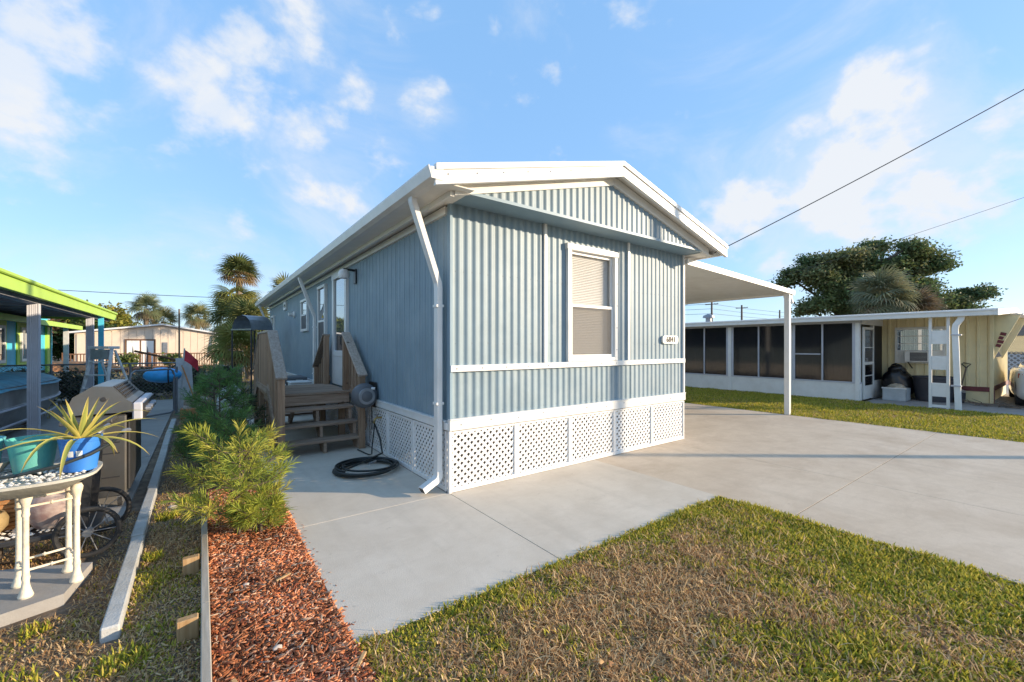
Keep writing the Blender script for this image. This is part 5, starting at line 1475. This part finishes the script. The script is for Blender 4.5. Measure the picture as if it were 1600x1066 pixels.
tree('dark_spreading_tree', 'large dark evergreen with flat spreading tiers behind the cream home', 'tree', (44.3, 10.9, GZ), 9.0, .38, spreading(CEDAR, 1.3, 2),
     [(.125, .175, .07), (.16, .195, .075), (.19, .20, .085), (.14, .18, .065)], 2300, .125, .25)
CED2 = [(7.32, 5.14, 1.2, .51), (8.64, 6.01, .73, .4), (9.71, 5.81, 1.2, .45), (10.64, 6.18, .66, .35), (7.98, 4.85, 1.6, .37), (6.52, 5.41, .8, .4)]
sp2 = [((c[0] - 9 * RV.x, c[1] - 9 * RV.y, c[2]), r) for c, r in spreading(CED2, .6, 5)]
tree('small_dark_tree', 'smaller dark tree right of the large evergreen, above the cream roof', 'tree', (44.3 + 9 * RV.x, 10.9 + 9 * RV.y, GZ), 5.6, .2, sp2, [(.10, .145, .06), (.13, .16, .065)], 1900, .12, .2)

# fan palms
def frond_template(nl=18, L=.75, pet=.55, droop=.5, fold=.02, span=115):
    V, F = [], []
    pts = [(0, 0, 0), (pet * .5, 0, .05), (pet, 0, .02)]
    for i in range(2):
        (xa, _, za), (xb, _, zb) = pts[i], pts[i + 1]; w = .016
        o = len(V); V += [(xa, -w, za), (xa, w, za), (xb, w, zb), (xb, -w, zb)]; F += [(o, o + 1, o + 2), (o, o + 2, o + 3)]
    for k in range(nl):
        a = R(-span + 2 * span * k / (nl - 1)); l = L * (.72 + .28 * math.cos(a * .7)) * (1 + .06 * math.sin(k * 7.3))
        dx, dy = math.cos(a), math.sin(a); w = .030 * L / .75
        def q(t, s): return (pet + dx * l * t - dy * s, dy * l * t + dx * s, .02 - droop * l * t ** 2.2)
        o = len(V)
        V += [q(0, 0), q(.45, w), q(.45, -w), q(.78, w * .6), q(.78, -w * .6), q(1.0, 0)]
        V[-1] = (V[-1][0] * .97, V[-1][1], V[-1][2] - .06 * L)
        F += [(o, o + 2, o + 1), (o + 1, o + 2, o + 4), (o + 1, o + 4, o + 3), (o + 3, o + 4, o + 5)]
    return np.array(V), np.array(F)
def palm(label, base, h, nf, L, cols, trunk_r=.16, elmin=-65, group='fan palms', seed=1, parts=False, pet=.55, tilt=(0, 0), elmax=88):
    rr = random.Random(seed)
    t = thing('fan_palm', label, 'palm tree', base, 0, group, True)
    s = MB(); m = 9
    s.tube([(tilt[0] * (k / m) ** 2, tilt[1] * (k / m) ** 2, -.05 + h * k / m) for k in range(m + 1)], [trunk_r * (1.15 if k == 0 else 1.0 + .05 * (k % 2)) for k in range(m + 1)], 10)
    s.build('trunk', 'palm_bark', t, smooth=True)
    V, F = frond_template(18, L, pet)
    VV, FF, CC = [], [], []; off = 0
    for i in range(nf):
        el = R(elmin + (elmax - elmin) * ((i + .5) / nf) ** 1.0 + rr.uniform(-8, 8)); az = i * 2.39996 + rr.uniform(-.3, .3)
        k = rr.uniform(.85, 1.12)
        M_ = Matrix.Rotation(az, 3, 'Z') @ Matrix.Rotation(-el, 3, 'Y') @ Matrix.Rotation(rr.uniform(-.5, .5), 3, 'X')
        P = (V * k) @ np.array(M_).T + np.array([tilt[0], tilt[1], h - .12 + .16 * (i / nf)])
        dead = i / nf < .22
        c = jit(cols[2] if dead else cols[rr.randrange(2)], len(P), .22, .08)
        if parts:
            me = tint_mesh('frond', P, F.ravel(), 3, c, 'leaf'); link('frond', me, t)
        else:
            VV.append(P); FF.append(F + off); CC.append(c); off += len(P)
    if not parts:
        link('crown', tint_mesh('crown', np.concatenate(VV), np.concatenate(FF).ravel(), 3, np.concatenate(CC), 'leaf'), t)
    return t
PG = [(.13, .16, .055), (.20, .20, .07), (.30, .20, .09)]
PY = [(.22, .23, .06), (.30, .27, .07), (.36, .24, .09)]
palm('tallest fan palm rising beyond the back end of the blue home', (1.55, 26.2, GZ), 5.25, 56, .66, PG, .15, -12, seed=3, parts=True, pet=.5)
palm('fan palm with golden fronds just beneath the tallest palm', (1.35, 24.8, GZ), 3.95, 52, .72, PY, .15, -45, seed=5, parts=True, pet=.5, elmax=30)
palm('broad fan palm low behind the barrel awning', (1.75, 22.6, GZ), 2.5, 56, .75, PG, .18, -60, seed=8, parts=True, pet=.6)
palm('short golden fan palm left of the picket rail', (1.15, 20.6, GZ), 1.4, 44, .75, PY, .18, -40, seed=11, parts=True, pet=.6)
palm('mid height fan palm at the left of the palm clump', (1.15, 23.9, GZ), 2.75, 46, .72, PG, .17, -55, seed=14, parts=True, pet=.6)
palm('palm top peeking over the blue roof near the white vent', (4.3, 30.5, GZ), 4.95, 30, .7, PG, .16, -30, seed=17)
palm('distant fan palm above the ridge of the far cream house', (-4.5, 55.4, GZ), 5.3, 40, 1.0, [(.17, .2, .10), (.22, .24, .13), (.28, .22, .13)], .2, -50, seed=21, pet=.7)
palm('distant fan palm right of the far cream house ridge', (-.4, 55.2, GZ), 4.6, 40, 1.0, [(.17, .2, .10), (.26, .25, .11), (.30, .24, .13)], .2, -50, seed=23, pet=.7)
palm('distant low fan palm between the yellow tree and far house', (-3.2, 56, GZ), 4.1, 34, 1.0, [(.14, .17, .08), (.2, .2, .1), (.26, .2, .12)], .2, -50, seed=25, pet=.7)
palm('shaggy grey green fan palm in front of the dark evergreen', (35.2, 7.7, GZ), 4.6, 110, 1.05, [(.21, .23, .14), (.27, .27, .16), (.36, .28, .18)], .25, -75, seed=29, pet=1.0)
palm('brownish fan palm right of the shaggy grey palm', (37.2, 6.5, GZ), 3.7, 80, .95, [(.19, .15, .09), (.22, .17, .11), (.26, .19, .14)], .22, -70, seed=31, pet=.8)
def ball(h, r, n, seed, z0=.35):
    rr = random.Random(seed); out = []
    for k in range(n):
        a = rr.uniform(0, 6.28); e = math.asin(rr.uniform(-.5, 1)); q = r * rr.uniform(.45, .8)
        out.append(((q * math.cos(e) * math.cos(a), q * math.cos(e) * math.sin(a), h + q * math.sin(e) * .8), (r * .42, r * .42, r * .36)))
    return out
tree('yellow_round_tree', 'rounded golden green tree above the far cream house', 'tree', (-7.2, 50, GZ), 3.6, .25, ball(2.7, 2.6, 26, 3), [(.20, .20, .03), (.24, .22, .035), (.16, .18, .03)], 850, .15)
tree('dark_green_tree', 'dark green tree behind the lime carport corner', 'tree', (-6.3, 40, GZ), 3.0, .25, ball(1.7, 1.9, 24, 5), [(.05, .085, .02), (.07, .10, .025), (.09, .11, .03)], 1100, .13)
tree('rusty_tree', 'small reddish brown tree seen past the turquoise corner', 'tree', (-8.6, 39, GZ), 2.9, .2, ball(2.2, 1.6, 18, 6), [(.20, .11, .06), (.12, .11, .04)], 900, .13)
tree('grey_green_tree', 'low blue green tree between far house and palm clump', 'tree', (1.4, 48, GZ), 2.6, .2, ball(1.9, 1.5, 16, 9), [(.07, .10, .06), (.09, .12, .06)], 900, .13)
for i, (x, y, h, r, lab) in enumerate([(-3.7, 16.5, .42, .62, 'pale leaved shrub behind the chain link fence, nearest the ladder'), (-2.6, 16.4, .42, .66, 'pale leaved shrub in the middle of the chain link fence'),
                                (-1.5, 16.6, .40, .62, 'pale leaved shrub behind the blue float'), (-.3, 16.9, .42, .66, 'pale leaved shrub behind the leaning board'), (.6, 17.5, .40, .6, 'pale leaved shrub near the palm clump')]):
    tree('hedge_shrub', lab, 'shrub', (x, y, GZ), .5, .03, ball(h, r, 12, i + 40), [(.07, .085, .05), (.28, .27, .20), (.10, .12, .07)], 5200, .05, .1, 'shrubs along the back fence', seed=i)
for i, (x, lab) in enumerate([(-3.3, 'leafy green shrub left below the far deck rail'), (-1.4, 'leafy green shrub right below the far deck rail')]):
    tree('deck_shrub', lab, 'shrub', (x, 31.5, GZ), .9, .03, ball(.7, .55, 10, i + 60), [(.16, .19, .05), (.10, .14, .04)], 2200, .08, .1, 'shrubs by the far deck', seed=i)

# young pines: branches with brush-like shoots
def pine(label, base, h, spread, nbr, cols, seed, nlen=.105, dens=210, group='young pines along the mulch bed', lean=(0, 0), nw=.0030):
    rr = random.Random(seed); rg = np.random.default_rng(seed)
    t = thing('pine_sapling', label, 'pine', base, 0, group, True)
    s = MB(); st = [(0, 0, -.05), (lean[0] * .3, lean[1] * .3, h * .4), (lean[0], lean[1], h * .92)]
    s.tube(st, [.016, .011, .003], 7)
    shoots = [((lean[0] * .6, lean[1] * .6, h * .72), (lean[0], lean[1], h), 1.0)]
    for i in range(nbr):
        f = .06 + .84 * (i + rr.random()) / nbr; a = i * 2.4 + rr.uniform(-.5, .5); z = h * f
        l = spread * (1.05 - .62 * f) * rr.uniform(.65, 1.1) * (1 if f > .12 else .7)
        p0 = (lean[0] * f, lean[1] * f, z * .9)
        up = rr.uniform(.25, .75) * l
        p1 = (p0[0] + l * .55 * math.cos(a), p0[1] + l * .55 * math.sin(a), p0[2] + up * .30)
        p2 = (p0[0] + l * math.cos(a + .15), p0[1] + l * math.sin(a + .15), p0[2] + up)
        s.tube([p0, p1, p2], [.007, .005, .002], 5)
        shoots.append((p1, p2, 1.0)); shoots.append((tuple((Vector(p0) * .5 + Vector(p1) * .5)), p1, .7))
        for j in range(4):
            b0 = Vector(p0).lerp(Vector(p2), .35 + .17 * j) if j < 3 else Vector(p1)
            aa = a + rr.choice((-1, 1)) * rr.uniform(.5, 1.1); ll = l * rr.uniform(.25, .42)
            b1 = b0 + Vector((ll * math.cos(aa), ll * math.sin(aa), ll * rr.uniform(.3, 1.0)))
            s.tube([tuple(b0), tuple(b1)], [.004, .0015], 4)
            shoots.append((tuple(b0), tuple(b1), 1.0))
    s.build('branches', 'bark', t, smooth=True)
    VV, CC = [], []
    for p0, p1, k in shoots:
        p0, p1 = np.array(p0), np.array(p1); ax = p1 - p0; L = np.linalg.norm(ax); ax = ax / (L + 1e-9)
        n = max(10, int(dens * k * (L + .03)))
        u = rg.random(n) ** .7
        o = p0 + ax * (L * u)[:, None]
        d = rg.normal(size=(n, 3)); d -= ax * (d @ ax)[:, None]; d /= np.linalg.norm(d, axis=1)[:, None]
        d = d * (.95 - .45 * u)[:, None] + ax * (.35 + .5 * u)[:, None]; d[:, 2] += .12
        d /= np.linalg.norm(d, axis=1)[:, None]
        ln = nlen * (.7 + .5 * rg.random(n))
        sd = np.cross(d, rg.normal(size=(n, 3))); sd /= np.linalg.norm(sd, axis=1)[:, None]
        m = o + d * (ln * .55)[:, None]; e = o + d * ln[:, None]; e[:, 2] -= .12 * ln
        VV.append(np.stack([o, m + sd * nw, e, m - sd * nw], 1).reshape(-1, 3))
        c = np.asarray(cols[rr.randrange(len(cols))])[None, :] * (.75 + .5 * rg.random((n, 1)))
        CC.append(np.repeat(c, 4, 0))
    V = np.concatenate(VV)
    link('needles', tint_mesh('needles', V, np.arange(len(V)), 4, np.concatenate(CC), 'leaf'), t)
    return t
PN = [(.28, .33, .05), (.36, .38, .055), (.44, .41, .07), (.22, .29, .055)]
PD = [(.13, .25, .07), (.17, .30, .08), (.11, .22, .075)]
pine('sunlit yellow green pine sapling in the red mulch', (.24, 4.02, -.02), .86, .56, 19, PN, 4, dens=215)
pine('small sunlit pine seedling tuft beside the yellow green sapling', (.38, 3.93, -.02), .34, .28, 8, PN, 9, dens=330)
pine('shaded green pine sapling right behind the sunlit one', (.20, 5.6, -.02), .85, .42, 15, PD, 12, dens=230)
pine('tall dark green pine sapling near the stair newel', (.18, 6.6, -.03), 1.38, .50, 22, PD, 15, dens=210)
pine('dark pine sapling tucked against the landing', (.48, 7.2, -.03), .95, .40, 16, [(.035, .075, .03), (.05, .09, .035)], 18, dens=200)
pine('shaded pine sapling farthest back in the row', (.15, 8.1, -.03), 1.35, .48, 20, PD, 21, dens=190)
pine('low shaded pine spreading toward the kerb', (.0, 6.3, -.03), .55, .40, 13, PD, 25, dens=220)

# variegated spiky plant in the blue pot
ag = thing('spiky_plant', 'yellow striped spiky plant with arching leaves in the blue pot', 'plant', (-.61, 3.70, .915))
rr = random.Random(6)
for i in range(26):
    a = i * 2.4 + rr.uniform(-.3, .3); el = R(15 + 62 * (i / 26) + rr.uniform(-8, 8)); L = rr.uniform(.30, .44) * (1.08 if i < 14 else .8)
    if i < 12: el = R(rr.uniform(8, 30)); 
    n = 9; V, Cc = [], []
    d = Vector((math.cos(a) * math.cos(el), math.sin(a) * math.cos(el), math.sin(el))); p = Vector((.012 * math.cos(a), .012 * math.sin(a), .0))
    side = Vector((-math.sin(a), math.cos(a), 0)); bend = rr.uniform(.10, .28) if i < 14 else rr.uniform(.0, .08)
    for k in range(n):
        t = k / (n - 1); w = .0145 * (1 - t) ** .7 * (.75 + .8 * min(t * 3, 1)) + .0006
        nr = d.cross(side).normalized()
        for q, lift in ((-1, .012), (-.5, .002), (.5, .002), (1, .012)):
            V.append(p + side * w * q + nr * lift * (1 - t))
            edge = abs(q) > .9
            base = Vector((.74, .60, .16)) if edge else Vector((.36, .38, .09)); 
            if i % 3 == 0: base = base.lerp(Vector((.62, .50, .14)), .6)
            if t > .8: base = base.lerp(Vector((.40, .24, .10)), (t - .8) * 4)
            Cc.append(tuple(base))
        d = (d + Vector((0, 0, -bend * (.4 + t * 1.6)))).normalized(); p = p + d * (L / (n - 1))
    F = []
    for k in range(n - 1):
        for j in range(3): F += [k * 4 + j, k * 4 + j + 1, k * 4 + j + 5, k * 4 + j + 4]
    me = tint_mesh('leaf', np.array([tuple(v) for v in V]), np.array(F), 4, np.array(Cc), 'leaf')
    me.polygons.foreach_set('use_smooth', [True] * len(me.polygons))
    link('leaf', me, ag)
lf = thing('pot_plant', 'single bent yellow green leaf rising from the cyan pot', 'plant', (-1.06, 3.86, .915))
for a, L in ((.2, .10), (2.5, .12), (4.2, .09)):
    V = []; p = Vector((0, 0, 0)); d = Vector((math.cos(a) * .4, math.sin(a) * .4, .9))
    for k in range(7):
        w = .02 * (1 - k / 6.5); V += [tuple(p + Vector((-math.sin(a), math.cos(a), 0)) * w), tuple(p - Vector((-math.sin(a), math.cos(a), 0)) * w)]
        p = p + d.normalized() * L / 5; d += Vector((math.cos(a) * .15, math.sin(a) * .15, -.22))
    F = []
    for k in range(6): F += [2 * k, 2 * k + 1, 2 * k + 3, 2 * k + 2]
    link('leaf', tint_mesh('leaf', np.array(V), np.array(F), 4, np.tile([[.30, .36, .05]], (14, 1)), 'leaf'), lf)
# ---------------------------------------------------------------- grass, mulch chips, litter
def blades(name, x, y, z, h, w, lean, tint, label, segs=2, cat='grass'):
    n = len(x)
    a = rng.random(n) * 2 * np.pi; ca, sa = np.cos(a), np.sin(a)
    ln = lean * (.5 + rng.random(n))
    bx, by = rng.random(n) * 2 * np.pi, None
    dx, dy = np.cos(bx) * ln, np.sin(bx) * ln
    o = np.stack([x, y, z], 1); sd = np.stack([-np.sin(bx), np.cos(bx), np.zeros(n)], 1) * (w / 2)[:, None]
    tip = o + np.stack([dx * h, dy * h, h * np.sqrt(np.maximum(.05, 1 - np.minimum(ln, .97) ** 2))], 1)
    if segs == 1:
        v = np.stack([o - sd, o + sd, tip], 1).reshape(-1, 3); f = np.arange(3 * n)
        me = tint_mesh(name, v, f, 3, np.repeat(tint, 3, 0), 'grass_blade')
    else:
        mid = o * .5 + tip * .5; mid[:, 2] += .14 * h
        v = np.stack([o - sd, o + sd, mid + sd * .85, mid - sd * .85, tip], 1).reshape(-1, 3)
        b = (np.arange(n) * 5)[:, None]
        f = np.concatenate([b + np.array([[0, 1, 2]]), b + np.array([[0, 2, 3]]), b + np.array([[3, 2, 4]])], 1).ravel()
        me = tint_mesh(name, v, f, 3, np.repeat(tint, 5, 0), 'grass_blade')
    o_ = link(name, me); tag(o_, label, cat, kind='stuff')
    return o_
GREEN = np.array([[.20, .25, .025], [.40, .38, .04], [.64, .51, .09], [.50, .43, .055]])
STRAW = np.array([[.66, .44, .22], [.52, .32, .15], [.76, .55, .30], [.38, .21, .10]])
def mixed(n, g):
    """g = chance that a blade is green"""
    gi = GREEN[rng.integers(0, 4, n)]; si = STRAW[rng.integers(0, 4, n)]
    m = rng.random(n) < g
    c = np.where(m[:, None], gi, si) * (.72 + .5 * rng.random((n, 1)))
    return c, m
# front lawn
def lawn_patch(name, x0, x1, y0, y1, dens, label, gfun, hmul=1., inside=None, segs=2, wmul=1., zb=GZ - .004):
    n = int((x1 - x0) * (y1 - y0) * dens)
    x = x0 + (x1 - x0) * rng.random(n); y = y0 + (y1 - y0) * rng.random(n)
    if inside is not None:
        k = inside(x, y); x, y = x[k], y[k]
    n = len(x); g = gfun(x, y)
    c, m = mixed(n, g)
    h = np.where(m, 0.024 + .028 * rng.random(n), .018 + .030 * rng.random(n)) * hmul * (.55 + .9 * vnoise(x, y, 4.5, 5))
    w = np.where(m, .0085, .0055) * (.7 + .6 * rng.random(n)) * wmul
    lean = np.where(m, .70, .95)
    return blades(name, x, y, np.full(n, zb) + np.where(m, 0, .012 * rng.random(n)), h, w, lean, c, label, segs)
def g_front(x, y):
    edge = np.minimum(np.abs(2.17 - y), np.abs(4.17 - x))
    g = .62 * vnoise(x, y, 1.5, 3) + .75 * vnoise(x, y, 6.5, 8) - .16
    g += .55 * np.exp(-(edge / .16) ** 2) + .50 * np.clip((x - 2.5) / 1.4, 0, 1) * np.clip((1.75 - y) / .8, 0, 1)
    g -= .35 * np.exp(-(((x - 2.1) / .75) ** 2 + ((y - 1.45) / .5) ** 2))
    g = (g - .45) * 1.4 + .45
    return np.clip(g, .03, .97)
edge_w = lambda x: .055 * (vnoise(x, x * 0, 7, 12) - .25) + .03 * (vnoise(x, x * 0, 23, 13) - .4)
def in_front(x, y):
    a = (y < 2.168 + edge_w(x)) & (x < 4.172 + edge_w(y))
    b = (x > .60 + .06 * vnoise(y, x * 0, 5, 4)) | (y < 1.55 + .5 * vnoise(x, y, 3, 9))
    return a & b & (x > .04)
lawn_patch('lawn_grass', .0, 4.22, .0, 2.22, 14000, 'patchy green and straw coloured lawn in front of the patio', g_front, 1.0, in_front, zb=-.014)
n = 7000
x = .05 + 4.1 * rng.random(n); y = 2.16 * rng.random(n); k = in_front(x, y) & (rng.random(n) > g_front(x, y) * .9); x, y = x[k], y[k]; n = len(x)
blades('dry_thatch', x, y, .0 + .02 * rng.random(n), .03 + .045 * rng.random(n), .004 + .003 * rng.random(n), np.full(n, .96), STRAW[rng.choice(4, n, p=[.35, .2, .35, .1])] * (.8 + .4 * rng.random((n, 1))), 'dry straw coloured runners lying on the front lawn', 2, 'dead grass')
lawn_patch('lawn_grass', .0, 4.22, -4.0, 0.0, 3000, 'continuation of the patchy lawn toward the street', g_front, 1.1, in_front, 1, 1.6, -.014)
# side strip between kerb and timber, and left foreground
def g_strip(x, y): return np.clip(.9 * vnoise(x, y, 2.2, 31) + .5 * vnoise(x, y, 7, 33) - .42 - .25 * np.clip((y - 4.2) / 3, 0, 1), .02, .9)
lawn_patch('strip_grass', -.345, -.002, 1.2, 4.6, 11000, 'thin weedy grass strip between the kerb and timber edging', g_strip, .85)
lawn_patch('strip_grass', -.36, .60, 4.6, 12.0, 3500, 'sparse shaded grass behind the timber edging under the pines', g_strip, .9, lambda x, y: (x < .05) | (y > 5.2), 1, 1.5)
lawn_patch('strip_grass', -2.2, -.44, 1.2, 3.75, 9000, 'weedy grass and dead needles in the left foreground', lambda x, y: g_strip(x, y) * np.clip((3.6 - y) / .8, .15, 1), .85, lambda x, y: ~((y > 3.45) & (x < -.62)) & ((x < -.445) | (y < 2.95)))
lawn_patch('strip_grass', -.46, -.33, 1.2, 2.95, 9000, 'weedy grass hiding the near end of the kerb', g_strip, .9)
lawn_patch('strip_grass', -2.2, -.44, 3.75, 5.2, 5000, 'brown needle litter around the paver and cart wheels', lambda x, y: x * 0 + .06, .8, lambda x, y: ~((y < 4.25) & (x < -.60)))
# lawn between driveway and the cream home
def g_right(x, y): return np.clip(.80 + .45 * (vnoise(x, y, .9, 51) - .5) + .3 * (vnoise(x, y, 4, 52) - .5), .1, .97)
lawn_patch('side_lawn', 10.30, 14.5, 3.4, 16, 2600, 'green lawn strip between the driveway and the screened porch', g_right, 1.25, lambda x, y: x > 10.31 - .5 * edge_w(y), 1, 2.2, -.014)
lawn_patch('side_lawn', 10.30, 14.27, -6, 3.4, 2900, 'green lawn strip between the driveway and the neighbour slab', g_right, 1.25, lambda x, y: x > 10.31 - .5 * edge_w(y), 1, 2.2, -.014)
n = 9000
x = -7 + 9 * rng.random(n); y = 12.8 + 20 * rng.random(n) ** 1.3
k = ~((x > -4.3 - 5.2) & (x < -4.2) & (y < 21.5)) & ~((x > -2) & (x < -.55) & (y < 15.4)) & ~((x > 2) & (y < 18.2)); x, y = x[k], y[k]
c, m = mixed(len(x), np.full(len(x), .55))
blades('back_grass', x, y, np.full(len(x), GZ), .06 + .1 * rng.random(len(x)), np.full(len(x), .02), np.full(len(x), .6), c, 'rough grass of the yard behind the fence', 1)

# green weeds tufts on the strip
def tuft(label, x, y, n, r, h, seed):
    rg = np.random.default_rng(seed); a = rg.random(n) * 6.28; q = r * np.sqrt(rg.random(n))
    xx, yy = x + q * np.cos(a), y + q * np.sin(a)
    c = GREEN[rg.integers(0, 3, n)] * (.8 + .4 * rg.random((n, 1)))
    o = blades('weed_tuft', xx, yy, np.full(n, GZ), h * (.5 + .7 * rg.random(n)), np.full(n, .007), np.full(n, .6), c, label, 2, 'weed')
    o['kind'] = 'stuff'
for i, (x, y, n, r, h) in enumerate([(-.25, 4.85, 260, .09, .06), (-.28, 3.95, 120, .06, .07), (-.22, 3.55, 150, .08, .05), (-.10, 5.25, 200, .08, .06), (-.30, 2.75, 200, .10, .06), (-.72, 3.33, 90, .06, .05), (-.75, 2.8, 240, .16, .06)]):
    tuft(['weed tuft at the foot of the golden pine, kerb side', 'yellow green weed by the joint of the kerb', 'weeds near the farther stake', 'weeds under the low pine', 'weeds near the nearer stake', 'weeds along the paver edge', 'weeds in the left corner'][i], x, y, n, r, h, i)

# wood chips of the mulch bed
def chips(name, x, y, z, L, W, T, tint, label, tilt=.5):
    n = len(x); a = rng.random(n) * 2 * np.pi; t = (rng.random(n) - .5) * 2 * tilt; q = (rng.random(n) - .5) * 1.2
    u = np.stack([np.cos(a) * np.cos(t), np.sin(a) * np.cos(t), np.sin(t)], 1)
    s_ = np.stack([-np.sin(a) * np.cos(q), np.cos(a) * np.cos(q), np.sin(q)], 1); nn = np.cross(u, s_)
    o = np.stack([x, y, z], 1); P = []
    for su, sv, sw in ((-1, -1, -1), (1, -.5, -1), (1, .5, -1), (-1, 1, -1), (-.9, -.8, 1), (.8, -.4, 1), (.9, .4, 1), (-.8, .9, 1)):
        P.append(o + u * (L * su / 2)[:, None] + s_ * (W * sv / 2)[:, None] + nn * (T * sw / 2)[:, None])
    v = np.stack(P, 1).reshape(-1, 3); b = (np.arange(n) * 8)[:, None]
    f = np.concatenate([b + np.array([q_]) for q_ in ((4, 5, 6, 7), (0, 1, 5, 4), (1, 2, 6, 5), (2, 3, 7, 6), (3, 0, 4, 7))], 1).ravel()
    o_ = link(name, tint_mesh(name, v, f, 4, np.repeat(tint, 8, 0), 'chip')); tag(o_, label, 'mulch', kind='stuff')
    return o_
RED = np.array([[.36, .125, .05], [.28, .085, .036], [.44, .175, .08], [.46, .22, .12], [.16, .045, .025], [.52, .30, .19]])
n = 26000
y = 1.45 + 3.9 * rng.random(n); x = .037 + .585 * rng.random(n)
k = ~((y < 1.8) & (vnoise(x, y, 3, 9) > (y - 1.4) * 2.2)); x, y = x[k], y[k]; n = len(x)
sz = .010 + .045 * rng.random(n) ** 2.0
tint = (.95 + 1.1 * vnoise(x, y, 4, 77)[:, None]) * RED[rng.choice(6, n, p=[.3, .20, .2, .14, .08, .08])] * (.75 + .5 * rng.random((n, 1)))
chips('mulch_chips', x, y, -.008 + .024 * rng.random(n) + .012 * np.sin(x * 9 + y * 2.3) * np.sin(y * 5.1), sz, .004 + .22 * sz * rng.random(n), .002 + .08 * sz, tint, 'loose red wood mulch chips filling the bed beside the patio', .45)
n = 1400
x = -.34 + .34 * rng.random(n); y = 1.5 + 4.5 * rng.random(n); sz = .01 + .03 * rng.random(n) ** 2
chips('mulch_spill', x, y, GZ + .012 + .01 * rng.random(n), sz, .003 + .15 * sz, .002 + .05 * sz, STRAW[rng.integers(0, 4, n)] * .8, 'brown bark bits spilled on the grass strip')
n = 70
y = 2.2 + 3.0 * rng.random(n); x = .635 + .05 * rng.random(n) ** 2.5; sz = .006 + .02 * rng.random(n)
chips('mulch_spill', x, y, np.full(n, .002), sz, .003 + .15 * sz, np.full(n, .002), RED[rng.integers(0, 6, n)], 'stray red chips along the edge of the patio', .05)
n = 220
x = .04 + .57 * rng.random(n); y = 1.9 + 3.2 * rng.random(n); sz = .015 + .04 * rng.random(n)
chips('faded_chips', x, y, .012 + .016 * rng.random(n), sz, .004 + .12 * sz, .002 + .04 * sz, np.array([[.52, .38, .26], [.40, .28, .2], [.30, .22, .17]])[rng.integers(0, 3, n)], 'sun faded pale chips scattered over the red mulch', .25)
n = 70
x = .7 + 3.4 * rng.random(n); y = .1 + 2.0 * rng.random(n); sz = .025 + .025 * rng.random(n)
chips('fallen_leaves', x, y, .022 + .01 * rng.random(n), sz, .5 * sz, np.full(n, .0015), np.array([[.30, .16, .08], [.42, .27, .13], [.2, .11, .06]])[rng.integers(0, 3, n)], 'small dry brown leaves scattered over the front lawn', .4)
# a few larger bits one can pick out
for i, (x, y, L, a, lab) in enumerate([(.60, 2.02, .11, .9, 'split wood piece at the corner between mulch and lawn'), (.42, 3.05, .09, .3, 'pale wood splinter lying on the red mulch'), (.12, 2.2, .07, 1.9, 'short wood splinter near the timber edging')]):
    tag(MB().bar((x - L / 2 * math.cos(a), y - L / 2 * math.sin(a), .012), (x + L / 2 * math.cos(a), y + L / 2 * math.sin(a), .022), .02, .012, c=.003).build('wood_splinter', 'stake_wood', org=(x, y, 0)), lab, 'wood piece')
for i, (x, y, r, lab) in enumerate([(.30, 2.36, .022, 'small grey stone on the red mulch'), (-.22, 5.0, .035, 'pale stone on the grass strip near the kerb'), (.22, 3.1, .02, 'dull grey stone in the middle of the mulch')]):
    tag(blob((x, y, .012), r, r * .8, r * .5, i + 70, 10, 7, .1).build('stone', 'stone_pale', org=(x, y, 0), smooth=True), lab, 'stone')
